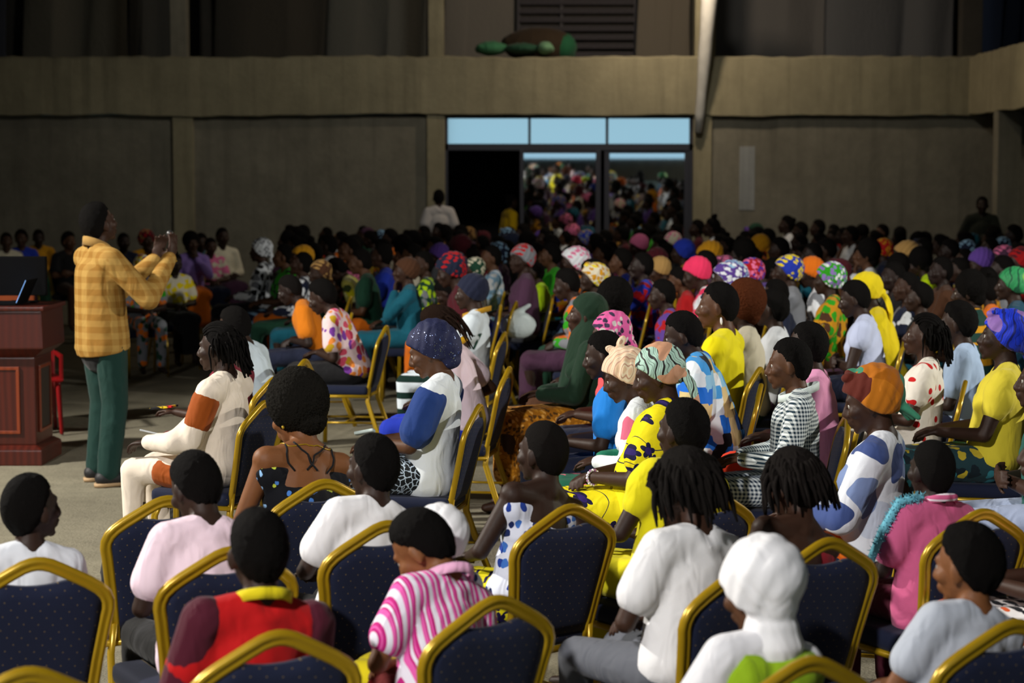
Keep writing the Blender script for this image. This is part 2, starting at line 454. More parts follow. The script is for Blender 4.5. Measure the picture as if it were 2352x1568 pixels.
# louvred shutter high in the upper wall
LY = 34.55
lx0, lx1 = at_y(1188, 60, LY).x, at_y(1462, 60, LY).x
M_slat = plain('weathered_slat', (.065, .058, .066), .7, nz=.3); lou = empty('louvred_shutter', ((lx0 + lx1) / 2, LY, 3.9))
tag(lou, 'grey-purple louvred shutter high above the glass doorway', 'shutter')
g = Geo()
for x in (lx0, lx1 - .05, (lx0 + lx1) / 2 - .3): g.box((x - lou.location.x, -.06, -.6), (x + .05 - lou.location.x, .04, 2.0))
g.obj('shutter_frame', M_slat, lou, False)
sg = Geo(); w = (lx1 - lx0) / 2 - .04
sg.box((-w, -.012, -.055), (w, .012, .055), Matrix.Rotation(R(-32), 4, 'X')); sm = sg.mesh('slat', False)
for i in range(15):
    meshobj('slat', sm, M_slat, lou, Matrix.Translation((0, -.06, -.45 + i * .155)))
# dark sheeting hung along the upper gallery
def drape(px0, px1, Y, c, seed, amp=.07, gather=.5):
    x0, x1 = at_y(px0, 60, Y).x, at_y(px1, 60, Y).x; r = np.random.RandomState(seed); nx, nz = 90, 26
    ph = r.uniform(0, 6, 6); fr = r.uniform(3, 9, 6); G = Geo(); pts = []; sag = r.uniform(.2, .9)
    for j in range(nz + 1):
        v = j / nz; row = []
        for i in range(nx + 1):
            u = i / nx; x = x0 + (x1 - x0) * u
            uu = u + gather * (v ** 1.5) * .16 * math.sin(u * 9 + ph[0])
            d = sum(math.sin((uu * (x1 - x0)) * fr[k] + ph[k] + v * 1.2 * math.sin(ph[k])) for k in range(6)) / 6
            row.append((x + .05 * math.sin(v * 5 + u * 20), Y + d * amp * (1.3 - .6 * v), 8.2 - v * (8.2 - 3.28) - sag * .1 * math.sin(math.pi * u) * v))
        pts += row
    f = [(j * (nx + 1) + i, j * (nx + 1) + i + 1, (j + 1) * (nx + 1) + i + 1, (j + 1) * (nx + 1) + i) for j in range(nz) for i in range(nx)]
    G.add(pts, f); o = G.obj('hanging_sheet', cloth(c)); so = o.modifiers.new('t', 'SOLIDIFY'); so.thickness = .006
    return o
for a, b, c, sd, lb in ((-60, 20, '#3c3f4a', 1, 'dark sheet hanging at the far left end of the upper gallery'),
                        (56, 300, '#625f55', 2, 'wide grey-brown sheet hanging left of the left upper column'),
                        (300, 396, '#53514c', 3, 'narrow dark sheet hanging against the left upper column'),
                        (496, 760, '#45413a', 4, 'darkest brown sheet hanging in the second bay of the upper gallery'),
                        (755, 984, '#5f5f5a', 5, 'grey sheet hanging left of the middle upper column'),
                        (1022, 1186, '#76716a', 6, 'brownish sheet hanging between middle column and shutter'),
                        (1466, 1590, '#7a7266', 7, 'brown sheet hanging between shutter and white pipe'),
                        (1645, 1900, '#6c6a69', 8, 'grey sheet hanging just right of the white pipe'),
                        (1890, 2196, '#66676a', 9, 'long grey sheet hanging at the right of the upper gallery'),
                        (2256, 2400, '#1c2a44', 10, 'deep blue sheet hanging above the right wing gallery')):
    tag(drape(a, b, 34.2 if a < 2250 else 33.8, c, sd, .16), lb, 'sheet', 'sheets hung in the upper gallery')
# sacks and heap on the ledge
def mound(name, px, py, rx, rz, c, lb, seed, Y=31.95, ry=.3):
    g = Geo(); r = random.Random(seed); p = at_y(px, py, Y)
    g.ell((0, 0, rz * .35), (rx, ry, rz)); 
    for k in range(7): g.ell((r.uniform(-.75, .75) * rx, r.uniform(-.3, .3) * ry, rz * r.uniform(.0, .55)), (rx * r.uniform(.25, .4), ry * .6, rz * r.uniform(.35, .6)))
    me = g.remesh(.025, 2, .02, seed); o = meshobj(name, me, cloth(c)); o.location = (p.x, Y, wz(131) + .13); return tag(o, lb, 'sack' if 'sack' in name else 'heap')
mound('earth_heap', 1238, 118, .62, .30, '#33271a', 'low brown heap on the ledge under the shutter', 1, 32.1)
mound('sack', 1290, 100, .25, .24, '#1f5a3c', 'dark green sack leaning on the right of the brown heap', 2, 32.15)
mound('sack', 1128, 124, .26, .12, '#3f7c58', 'flat green sack at the left end of the ledge pile', 3)
mound('sack', 1200, 127, .30, .09, '#27503c', 'low dark green sack in front of the brown heap', 4, 31.85)
mound('sack', 1252, 121, .14, .11, '#6f9a78', 'pale green sack in front of the brown heap', 5, 31.8)
# white pipe in front of the doorway's right column
g = Geo(); a = at_y(1604, 303, WY - .22); b = at_y(1634, -60, WY - .9)
n = 9; g.tube([a.lerp(b, i / (n - 1)) for i in range(n)], [.066 + .075 * (i / (n - 1)) + .006 * math.sin(i * 2.1) for i in range(n)], 14)
t = NT('white_pipe', .6, .4); t.base(t.mix(t.noise(6, 4), '#bdbdba', '#e6e6e2')); p_ = g.obj('pipe', t.m); tag(p_, 'white pipe hanging down in front of column right of doorway', 'pipe')

# ------------------------------------------------------------------ lectern and what stands round it
def wood(c, c2, sc=6, rough=.35):
    t = NT('wood', rough, .5); w = t.n('ShaderNodeTexWave', Scale=sc, Distortion=5.0, Detail=3.0); w.bands_direction = 'X'
    t.l(t.coords((1, 1, .12)), w.inputs['Vector']); t.base(t.mix(w.outputs[0], c, c2)); t.bump(t.noise(40, 3), .08, .004); return t.m
M_mah = wood('#3e1107', '#461408'); M_mah2 = wood('#3c1007', '#4d170b')
LX0, LX1, LY0, LY1 = -4.15, -3.325, 13.3, 13.8
lec = empty('lectern', ((LX0 + LX1) / 2, (LY0 + LY1) / 2, 0)); tag(lec, 'polished dark mahogany lectern at the left edge beside the speaker', 'lectern')
hx, hy = (LX1 - LX0) / 2, (LY1 - LY0) / 2
def frus(name, z0, z1, ex0, ex1, mat, bev=.01, par=lec):
    g = Geo(); pts = []
    for z, e in ((z0, ex0), (z1, ex1)): pts.append(np.array([(-hx - e, -hy - e, z), (hx + e, -hy - e, z), (hx + e, hy + e, z), (-hx - e, hy + e, z)]))
    g.rings(pts); return g.obj(name, mat, par, False, bev)
frus('plinth', 0, .11, .045, .045, M_mah2); frus('plinth_moulding', .11, .14, .045, .0, M_mah2)
frus('body', .14, .755, -.005, -.005, M_mah); frus('cornice', .755, .82, -.005, .075, M_mah2, .004)
frus('desk_box', .82, 1.085, .075, .065, M_mah); frus('desk_top', 1.085, 1.115, .085, .085, M_mah2)
M_gap = plain('dark_panel', (.02, .012, .008), .6)
def face_panel(x0, x1, z0, z1, side):
    g = Geo(); b = .022
    def bx(a0, a1, c0, c1, d):
        if side == 'x': g.box((hx - .012, a0, c0), (hx + d, a1, c1))
        else: g.box((a0, -hy - d, c0), (a1, -hy + .012, c1))
    bx(x0, x1, z0, z0 + b, .012); bx(x0, x1, z1 - b, z1, .012); bx(x0, x0 + b, z0 + b, z1 - b, .012); bx(x1 - b, x1, z0 + b, z1 - b, .012)
    g.obj('panel_moulding', wood('#6b2a10', '#7d3415'), lec, False, .003)
    g = Geo()
    if side == 'x': g.box((hx - .01, x0 + b, z0 + b), (hx + .002, x1 - b, z1 - b))
    else: g.box((x0 + b, -hy - .002, z0 + b), (x1 - b, -hy + .01, z1 - b))
    g.obj('panel', M_gap if side == 'x' else M_mah2, lec, False)
face_panel(-.16, .16, .22, .69, 'x'); face_panel(-.30, .30, .22, .69, 'y')
# monitor and laptop on the lectern
M_blk = plain('black_plastic', (.0025, .0025, .003), .8, .06)
mo = empty('monitor', (-3.50, 13.70, 1.115)); tag(mo, 'black monitor seen from behind on the lectern', 'monitor')
g = Geo(); g.box((-.17, -.025, .05), (.17, .03, .33)); g.obj('housing', M_blk, mo, False, .008)
g = Geo(); g.box((-.03, -.02, .0), (.03, .02, .08)); g.box((-.10, -.06, 0), (.10, .06, .012)); g.obj('stand', M_blk, mo, False, .003)
g = Geo(); g.box((-.16, .0295, .06), (.16, .0305, .32)); g.obj('screen', plain('screen_glass', (.01, .012, .02), .1), mo, False)
la = empty('laptop', (-3.46, 13.48, 1.115)); tag(la, 'open laptop on the lectern, its glowing screen seen edge-on', 'laptop')
g = Geo(); g.box((-.28, -.15, 0), (.0, .15, .018)); g.obj('keyboard_base', M_blk, la, False, .004)
Ml = Matrix.Translation((.0, 0, .012)) @ Matrix.Rotation(R(24), 4, 'Y')
g = Geo(); g.box((0, -.15, 0), (.010, .15, .185), Ml); g.obj('lid', M_blk, la, False, .003)
g = Geo(); g.box((-.003, -.143, .008), (.0005, .143, .178), Ml)
t = NT('lit_screen', .3); t.base((.02, .05, .12)); t.b.inputs['Emission Color'].default_value = (.25, .5, 1, 1); t.b.inputs['Emission Strength'].default_value = 2.2
g.obj('screen', t.m, la, False)
# red plastic chair behind the speaker, orange wooden armchair at the left edge
rc = empty('plastic_chair', (-3.78, 15.0, 0), R(-70)); tag(rc, 'bright red plastic chair between lectern and speaker', 'chair')
M_red = plain('red_plastic', (.26, .003, .005), .35)
g = Geo(); g.box((-.22, -.22, .42), (.22, .22, .445)); g.obj('seat', M_red, rc, False, .02)
g = Geo(); g.box((-.24, -.21, .44), (-.21, .21, .86), Matrix.Rotation(R(-4), 4, 'Y')); g.obj('backrest', M_red, rc, False, .02)
for a in (-1, 1):
    g = Geo(); g.box((-.22, a * .21 - .015, .60), (.18, a * .21 + .015, .63)); g.box((.15, a * .21 - .015, .43), (.18, a * .21 + .015, .62)); g.obj('armrest', M_red, rc, False, .01)
    for b in (-1, 1):
        g = Geo(); g.cap((b * .18, a * .18, .43), (b * .21, a * .20, .02), .022, .016); g.obj('leg', M_red, rc)
wc = empty('wooden_armchair', (-4.10, 15.1, 0), R(-90)); tag(wc, 'orange-brown wooden armchair with high back behind the lectern', 'chair')
M_or = wood('#7a3206', '#8f3d08', 4, .45)
g = Geo(); g.box((-.28, -.27, .38), (.26, .27, .46)); g.obj('seat', M_or, wc, False, .02)
g = Geo(); g.box((-.30, -.26, .46), (-.25, .26, 1.24)); g.obj('backrest', M_or, wc, False, .02)
for a in (-1, 1):
    g = Geo(); g.box((-.28, a * .27 - .03, .62), (.26, a * .27 + .03, .67)); g.obj('armrest', M_or, wc, False, .01)
    for b in (-1, 1):
        g = Geo(); g.box((b * .25 - .025, a * .25 - .025, 0), (b * .25 + .025, a * .25 + .025, .63 if b > 0 else .5)); g.obj('leg', M_or, wc, False, .005)

# ------------------------------------------------------------------ banquet chairs
t = NT('gold_paint', .30, .6, .35); t.base(t.mix(t.noise(7, 3), (.55, .35, .012), (.40, .24, .008))); t.bump(t.noise(90, 2), .05, .002); M_gold = t.m
def navy():
    t = NT('navy_dotted_fabric', .85, .25, sheen=.05)
    mp = t.n('ShaderNodeMapping'); tc = t.n('ShaderNodeTexCoord'); mp.inputs['Scale'].default_value = (0, 34, 34); mp.inputs['Rotation'].default_value = (R(38), 0, 0)
    t.l(tc.outputs['Object'], mp.inputs[0]); vo = t.n('ShaderNodeTexVoronoi', Scale=1.0, Randomness=0.0); t.l(mp.outputs[0], vo.inputs['Vector'])
    t.base(t.mix(t.math('LESS_THAN', vo.outputs['Distance'], .07), t.mix(t.noise(5, 2), (.006, .0095, .030), (.009, .014, .040)), (.14, .10, .045)))
    t.bump(t.noise(300, 2), .25, .003); return t.m
M_navy = navy()
PROF = np.array([(.011,-.010),(.011,-.006),(.006,0),(.011,.006),(.011,.010),(.008,.016),(0,.018),(-.008,.016),(-.011,.010),(-.011,.006),(-.006,0),(-.011,-.006),(-.011,-.010),(-.008,-.016),(0,-.018),(.008,-.016)]) * 1.12
BA = R(13)
def bp(y, v, d=0.0): # point on the reclined back plane; d = towards the front
    return (-.205 - math.sin(BA) * v + math.cos(BA) * d, y, .45 + math.cos(BA) * v + math.sin(BA) * d)
OUT = [(.160, -.06), (.165, .02), (.180, .14), (.199, .26), (.207, .300), (.206, .322), (.196, .346), (.176, .366), (.145, .387), (.105, .410), (.070, .430), (.040, .446), (.018, .453), (0, .455)]
full = OUT + [(-y, v) for y, v in OUT[-2::-1]]
g = Geo(); g.tube([bp(y, v) for y, v in full], .01, prof=PROF, up=(math.cos(BA), 0, math.sin(BA))); me_bf = g.mesh('back_frame')
oy = np.array([p[0] for p in OUT]); ov = np.array([p[1] for p in OUT])
def fr_top(y): return float(np.interp(abs(y), oy[::-1][:9], ov[::-1][:9]))
def hw(v): return float(np.interp(v, ov[:6], oy[:6])) if v < .300 else .205
nu, nv = 14, 10; F = []; 
for sgn in (1, -1):
    for j in range(nv + 1):
        for i in range(nu + 1):
            a = -1 + 2 * i / nu; vt = min(.385 + 1.4 * (a * .19) ** 2, fr_top(a * .196) - .014)
            v = .0 + (j / nv) * vt; y = a * (min(hw(v), .2) - .012)
            if v > .30: y = a * (.186)
            e = (1 - a ** 6) * (1 - abs(2 * j / nv - 1) ** 6)
            F.append(bp(y, v, sgn * (.008 + .013 * e)))
K = (nu + 1) * (nv + 1); fc = []
for s_ in (0, 1):
    for j in range(nv):
        for i in range(nu):
            q = [s_ * K + j * (nu + 1) + i, s_ * K + j * (nu + 1) + i + 1, s_ * K + (j + 1) * (nu + 1) + i + 1, s_ * K + (j + 1) * (nu + 1) + i]
            fc.append(tuple(q if s_ == 0 else q[::-1]))
rim = [i for i in range(nu + 1)] + [j * (nu + 1) + nu for j in range(1, nv + 1)] + [nv * (nu + 1) + i for i in range(nu - 1, -1, -1)] + [j * (nu + 1) for j in range(nv - 1, 0, -1)]
for a, b in zip(rim, rim[1:] + rim[:1]): fc.append((b, a, K + a, K + b))
g = Geo(); g.add(F, fc); me_bk = g.mesh('backrest')
g = Geo(); g.box((-.205, -.205, .405), (.225, .205, .475)); me_st = g.mesh('seat')
bm = bmesh.new(); bm.from_mesh(me_st); bmesh.ops.bevel(bm, geom=bm.edges[:], offset=.03, segments=3, profile=.6, affect='EDGES'); bm.to_mesh(me_st); bm.free()
me_st.polygons.foreach_set('use_smooth', [True] * len(me_st.polygons))
g = Geo(); sq = [(-.2, -.19), (.19, -.2), (.215, -.17), (.215, .17), (.19, .2), (-.2, .19)]; g.tube([(x, y, .397) for x, y in sq], .013, 6, True); me_sf = g.mesh('seat_frame')
def leg_me(rear, s):
    g = Geo()
    path = [(.18, s * .19, .40), (.205, s * .195, .34), (.215, s * .2, 0)] if not rear else [bp(s * .165, .02), (-.20, s * .175, .36), (-.26, s * .19, .18), (-.335, s * .2, 0)]
    g.tube(path, .01, prof=PROF * .85, up=(0, 1, 0)); return g.mesh('leg')
LEGS = [leg_me(r, s) for r in (0, 1) for s in (-1, 1)]
g = Geo(); g.tube([(.19, .19, .2), (-.25, .18, .2)], .008, 6); g.tube([(.19, -.19, .2), (-.25, -.18, .2)], .008, 6); g.tube([(-.03, .185, .2), (-.03, -.185, .2)], .008, 6); me_sr = g.mesh('stretcher')
def far_chair_mesh():
    bm = bmesh.new()
    for me, mi in ((me_bf, 0), (me_bk, 1), (me_st, 1)) + tuple((l, 0) for l in LEGS):
        n0 = len(bm.faces); bm.from_mesh(me); bm.faces.ensure_lookup_table()
        for f in bm.faces[n0:]: f.material_index = mi
    me = bpy.data.meshes.new('banquet_chair'); bm.to_mesh(me); bm.free(); me.materials.append(M_gold); me.materials.append(M_navy); return me
ME_FC = far_chair_mesh()
def chair(x, y, rz, label, group, detailed=True, z=0.0):
    if not detailed:
        o = bpy.data.objects.new('banquet_chair', ME_FC); COL.objects.link(o); o.location = (x, y, z); o.rotation_euler = (0, 0, rz)
        return tag(o, label, 'chair', group)
    r = empty('banquet_chair', (x, y, z), rz); tag(r, label, 'chair', group)
    for n_, me, m in (('back_frame', me_bf, M_gold), ('backrest', me_bk, M_navy), ('seat', me_st, M_navy), ('seat_frame', me_sf, M_gold), ('stretcher', me_sr, M_gold)): meshobj(n_, me, m, r)
    for l in LEGS: meshobj('leg', l, M_gold, r)
    return r

# ------------------------------------------------------------------ people
V = lambda *a: np.array(a, float)
def rotY(a): c, s = math.cos(a), math.sin(a); return np.array([(c, 0, s), (0, 1, 0), (-s, 0, c)])
def rotZ(a): c, s = math.cos(a), math.sin(a); return np.array([(c, -s, 0), (s, c, 0), (0, 0, 1)])
class Pose:
    def __init__(p, lean=0, hy=0, hp=0, arms='lap', hs=1.0, fat=1.0, fem=False, stand=False, twist=0, side=0, feet=0.0):
        p.lean, p.hy, p.hp, p.fem, p.fat, p.hs, p.stand = lean, hy, hp, fem, fat, hs, stand
        L = rotY(R(lean)); T = rotZ(R(twist)); sd = R(side); A = T @ np.array([(1, 0, 0), (0, math.cos(sd), -math.sin(sd)), (0, math.sin(sd), math.cos(sd))]) @ L; p.A = A
        p.pel = V(0, 0, .575) if not stand else V(0, 0, .93)
        U = lambda x, y, z: p.pel + A @ V(x, y, z)
        p.U = U
        p.N = U(-.005, 0, .475 if not stand else .52)
        p.H = T @ rotZ(R(hy)) @ rotY(R(hp + lean * .25))
        p.C = p.N + A @ V(.012, 0, .045) + p.H @ V(.018, 0, .095 * hs)
        p.top = p.C + V(-.0, 0, .122 * hs)
        k = fat ** .6; up = 0 if not stand else .045
        p.sh = {s: U(-.01, s * .168 * k, .405 + up) for s in (1, -1)}
        arms = arms if isinstance(arms, tuple) else (arms, arms)
        p.el, p.wr, p.hd, p.pn = {}, {}, {}, {}
        for s, m in zip((1, -1), arms):
            S = p.sh[s]
            if isinstance(m, dict): E, Wr, hd, pn = m['e'], m['w'], m['h'], m['n']
            elif m == 'lap': E = S + A @ V(.07, s * .055, -.26); Wr = V(.27, s * .07, .715); hd = V(.9, -s * .45, -.12); pn = V(0, 0, -1)
            elif m == 'clasp': E = S + A @ V(.06, s * .07, -.26); Wr = V(.25, s * .045, .70); hd = V(.55, -s * .8, -.1); pn = V(0, -s * .3, -1)
            elif m == 'cross': E = S + A @ V(.10, s * .06, -.25); Wr = U(.22, -s * .03, .19); hd = V(.1, -s, .1); pn = V(-1, 0, 0)
            elif m == 'phone': E = S + A @ V(.10, s * .03, -.25); Wr = E + V(.25, -s * .02, .03); hd = V(1, 0, .1); pn = V(0, 0, -1)
            elif m == 'chin': E = S + A @ V(.20, s * .02, -.18); Wr = p.C + p.H @ V(.09, s * .03, -.20); hd = V(.0, -s * .3, 1); pn = V(-1, 0, 0)
            elif m == 'down': E = S + A @ V(-.03, s * .07, -.27); Wr = E + V(.04, s * .01, -.25); hd = V(.1, 0, -1); pn = V(0, -s, 0)
            elif m == 'back': E = S + A @ V(-.12, s * .10, -.24); Wr = E + V(.20, -s * .04, -.10); hd = V(1, 0, -.2); pn = V(0, 0, -1)
            p.el[s], p.wr[s], p.hd[s], p.pn[s] = E, Wr, hd / np.linalg.norm(hd), pn
        if stand:
            p.hip = {s: V(0, s * .09, .90) for s in (1, -1)}; p.kn = {s: V(.03 + feet * s, s * .105, .50) for s in (1, -1)}
            p.an = {s: V(-.02 + feet * s * 2, s * .125, .09) for s in (1, -1)}
        else:
            p.hip = {s: V(.02, s * .09, .565) for s in (1, -1)}; p.kn = {s: V(.46, s * .105, .545) for s in (1, -1)}
            p.an = {s: V(.44 + s * .02, s * .10, .10) for s in (1, -1)}
    def headM(p):
        M = Matrix.Identity(4)
        for i in range(3):
            for j in range(3): M[i][j] = p.H[i, j] * p.hs
            M[i][3] = p.C[i]
        return M
def g_hand(g, W, d, n, s, curl=.5, sc=1.0):
    n = n - d * n.dot(d); n /= np.linalg.norm(n); side = np.cross(d, n) * s   # side: towards the thumb
    M = np.stack([d, side, n], 1)
    g.ell(W + d * .045 * sc, V(.052, .040, .017) * sc, M, 12, 7)
    for i, (o, L) in enumerate(((.030, .070), (.010, .080), (-.010, .074), (-.030, .058))):
        a = W + (d * .075 + side * o) * sc; dirn = d + side * o * 3.2; dirn /= np.linalg.norm(dirn)
        c1 = curl * (1 + .12 * i); d1 = dirn * math.cos(c1 * .6) + n * math.sin(c1 * .6); b = a + d1 * L * .52 * sc
        d2 = dirn * math.cos(c1 * 1.7) + n * math.sin(c1 * 1.7)
        g.cap(a, b, .0098 * sc, .0092 * sc, seg=8); g.cap(b, b + d2 * L * .5 * sc, .0092 * sc, .0075 * sc, seg=8)
    a = W + (d * .018 + side * .026) * sc; b = a + (d * .035 + side * .030 + n * .012) * sc
    g.cap(a, b, .013 * sc, .0105 * sc, seg=8); g.cap(b, b + (d * .034 + side * .006 + n * .012) * sc, .0105 * sc, .0085 * sc, seg=8)
def body_geo(p, curl=.55, hands=True):
    g = Geo(); A, U, f = p.A, p.U, p.fat; H, C, q = p.H, p.C, p.hs
    hh = lambda x, y, z: C + H @ (V(x, y, z) * q)
    E = lambda c, r, M=None: g.ell(c, r, M)
    # head
    E(hh(-.012, 0, .012), V(.097, .076, .107) * q, H); E(hh(.022, 0, -.040), V(.068, .062, .070) * q, H)
    E(hh(.036, 0, -.078), V(.050, .046, .036) * q, H); g.ell(hh(.074, 0, -.103), V(.018, .020, .016) * q, H)
    g.cap(hh(.076, .030, .024), hh(.076, -.030, .024), .014 * q); g.cap(hh(.088, 0, .012), hh(.108, 0, -.030), .009 * q, .015 * q)
    for s in (1, -1):
        E(hh(.096, s * .014, -.036), V(.013, .010, .009) * q, H); E(hh(.058, s * .040, -.026), V(.034, .026, .026) * q, H)
        E(hh(.071, s * .031, .000), V(.0145, .018, .0125) * q, H)
        g.ell(hh(-.006, s * .080, -.016), V(.020, .010, .033) * q, H @ rotZ(s * .35)); E(hh(-.002, s * .080, -.040), V(.011, .009, .012) * q, H)
    E(hh(.093, 0, -.062), V(.016, .026, .0085) * q, H); E(hh(.090, 0, -.077), V(.015, .022, .0085) * q, H)
    # neck
    g.cap(hh(-.018, 0, -.060), p.N + A @ V(-.012, 0, -.03), .052 * q ** .5, .060, seg=14)
    g.cap(p.N + A @ V(-.008, 0, -.01), U(.012, 0, .36), .058, .070)
    for s in (1, -1): g.cap(p.N + A @ V(-.018, s * .02, -.005), p.sh[s] + V(0, -s * .02, .0), .046, .046)
    # trunk
    g.ell(U(0, 0, .30), V(.108, .150 * f, .165), A); g.ell(U(.005, 0, .13), V(.100 * f, .135 * f, .150), A)
    g.ell(p.pel + V(0, 0, .0), V(.115, .165 * f, .108)); g.cap(p.sh[1], p.sh[-1], .060, k=1)
    for s in (1, -1):
        g.cap(p.sh[s], p.el[s], .050 * f ** .5, .037); g.cap(p.el[s], p.wr[s], .038, .026)
        if hands: g_hand(g, p.wr[s], p.hd[s], p.pn[s], s, curl)
        g.cap(p.hip[s], p.kn[s], .082 * f ** .5, .056); g.cap(p.kn[s], p.kn[s] * .55 + p.an[s] * .45 - V(.012, 0, 0), .054, .052); g.cap(p.kn[s] * .55 + p.an[s] * .45 - V(.012, 0, 0), p.an[s], .052, .036)
        g.cap(p.an[s] + V(-.02, 0, -.04), p.an[s] + V(.13, s * .02, -.062), .034, .026)
    return g
def top_geo(p, sleeve='short', ext=0.0, off=False, inf=.016, ruffle=False):
    g = Geo(); A, U, f = p.A, p.U, p.fat
    if not off:
        for s in (1, -1): g.cap(p.N + A @ V(-.018, s * .045, -.030), p.sh[s] + V(0, -s * .02, 0), .050 + inf * .8, .054 + inf)
        g.ell(p.N + A @ V(-.012, 0, -.055), V(.088, .100, .045), A)
        g.cap(U(0, 0, .33), p.pel + A @ V(0, 0, .03), .106 + inf, .116 * f + inf, side=A @ V(0, 1, 0), k=1.30)
        g.cap(p.sh[1] - A @ V(0, .01, .005), p.sh[-1] + A @ V(0, .01, -.005), .062 + inf * .8)
        g.ell(U(0, 0, .30), V(.108 + inf, .150 * f + inf, .160), A)
    else:
        g.ell(U(0, 0, .25), V(.110 + inf, .148 * f + inf, .115), A)
        g.cap(U(0, .15, .345), U(0, -.15, .345), .074)
    if p.fem:
        for s in (1, -1): g.ell(U(.085, s * .068, .275), V(.052, .062, .062), A)
    g.ell(U(.01, 0, .13), V(.105 * f + inf, .138 * f + inf, .160), A)
    g.ell(p.pel + V(.0, 0, .02 - ext * .4), V(.125 + inf, .168 * f + inf, .115 + ext * .5))
    if ext > .02: g.cap(p.pel + V(0, 0, .0), p.pel + V(.0, 0, -ext), .128 + inf, .13 + inf, side=(0, 1, 0), k=1.28)
    for s in (1, -1):
        S, E, Wr = p.sh[s], p.el[s], p.wr[s]
        if sleeve == 'short': g.cap(S + V(0, -s * .01, 0), S * .38 + E * .62, .056 + inf, .062 + inf)
        elif sleeve == 'cap': g.cap(S, S * .72 + E * .28, .058 + inf, .062 + inf)
        elif sleeve == 'long':
            g.cap(S, E, .054 + inf, .046 + inf); g.cap(E, E * .06 + Wr * .94, .046 + inf, .032 + inf * .7)
        elif sleeve == 'puff': g.ell(S * .75 + E * .25, V(.085, .085, .10)); g.cap(S, S * .5 + E * .5, .06 + inf, .05 + inf)
    return g
def bottom_geo(p, kind='trousers'):
    g = Geo(); f = p.fat ** .5
    g.ell(p.pel + V(0, 0, -.005), V(.122, .174 * p.fat, .112))
    if kind == 'trousers' or kind == 'shorts':
        for s in (1, -1):
            g.cap(p.hip[s], p.kn[s], .094 * f, .070)
            if kind == 'trousers': g.cap(p.kn[s], p.an[s] + V(0, 0, .02), .068, .056)
    else:
        w = 1.62
        if p.stand:
            g.cap(V(0, 0, .92), V(.02, 0, .30), .125, .15, side=(0, 1, 0), k=1.3)
        else:
            for s in (1, -1): g.cap(p.hip[s], p.kn[s], .098 * f, .078)
            g.cap(V(.05, 0, .57), V(.45, 0, .55), .092, .080, side=(0, 1, 0), k=1.5)
            end = .24 if kind == 'skirt' else .12
            g.cap(V(.46, 0, .55), V(.45, 0, end), .088, .105, side=(0, 1, 0), k=w)
    return g
# ---- hair and headwear, built in the head's own frame
def cap_shape(kind, seed=0, t=.012, seg=84, rg=60):
    rs = np.random.RandomState(seed); th = np.linspace(0, np.pi, rg)[1:-1]; ph = np.linspace(0, 2 * np.pi, seg, endpoint=False)
    TH, PH = np.meshgrid(th[::-1], ph, indexing='ij')
    D = np.stack([np.sin(TH) * np.cos(PH), np.sin(TH) * np.sin(PH), np.cos(TH)], -1)
    dx, dy, dz = D[..., 0], D[..., 1], D[..., 2]
    if kind in ('short', 'afro', 'low'):
        zb = np.interp(dx, [-1, -.55, -.25, -.05, .10, .30, .55, .80, 1], [-.86, -.86, -.76, -.44, -.14, .20, .47, .60, .62]) + .05 * np.sin(PH * 13 + seed)
        if kind == 'afro': zb = np.interp(dx, [-1, -.4, -.1, .2, .5, 1], [-.88, -.86, -.52, .0, .34, .44]) + .04 * np.sin(PH * 11)
        m = ss(dz - zb, -.02, .07); tp = ss(dz - zb, -.02, .60 if kind != 'afro' else .42)
        sq = (np.abs(dx) ** 2.5 + np.abs(dy) ** 2.5 + np.abs(dz) ** 2.5) ** (-1 / 2.5)
        fz = rs.uniform(-1, 1, dz.shape) * {'short': .0016, 'low': .0006, 'afro': .0036}[kind]
        bump = 1 + (.03 if kind == 'afro' else .06) * sum(np.sin(D @ (rs.normal(size=3) * 7) + rs.uniform(0, 6)) for _ in range(4)) / 2
        T = {'short': t, 'low': .004, 'afro': t}[kind]; low = ss(-dz, .2, .8) * ss(-dx, .1, .6)
        rad = np.stack([.097 + 0 * dz, .076 + .000 * dz, .107 + .016 * low], -1); base = D * rad * (1 + (sq - 1) * .22 * m)[..., None]
        r = base * (.90 * (1 - m) + m * 1.006)[..., None] + D * ((m * .001 + tp * T) * bump + m * fz)[..., None]
    else:                                                          # wrap
        zb = np.interp(dx, [-1, -.6, -.2, .2, .55, .85, 1], [-.72, -.72, -.58, -.30, .12, .34, .38])
        m = ss(dz - zb, -.03, .07)
        rid = np.abs(np.sin((dz * 1.2 + dx * 1.5 + .5 * dy * (1 if seed % 2 else -1)) * (4.2 + seed % 3) + rs.uniform(0, 3)))
        back = np.clip(-dx * .9 + .25, 0, 1) * np.clip(dz + .75, 0, 1)
        T = t * (.72 + .28 * rid) + back * t * 1.5
        rad = np.array((.099, .079, .108)); r = D * rad * (.88 * (1 - m) + m)[..., None] + D * (m * T)[..., None]
    r += np.array((-.012, 0, .012))
    g = Geo(); g.rings(list(r)); return g
_hc = {}
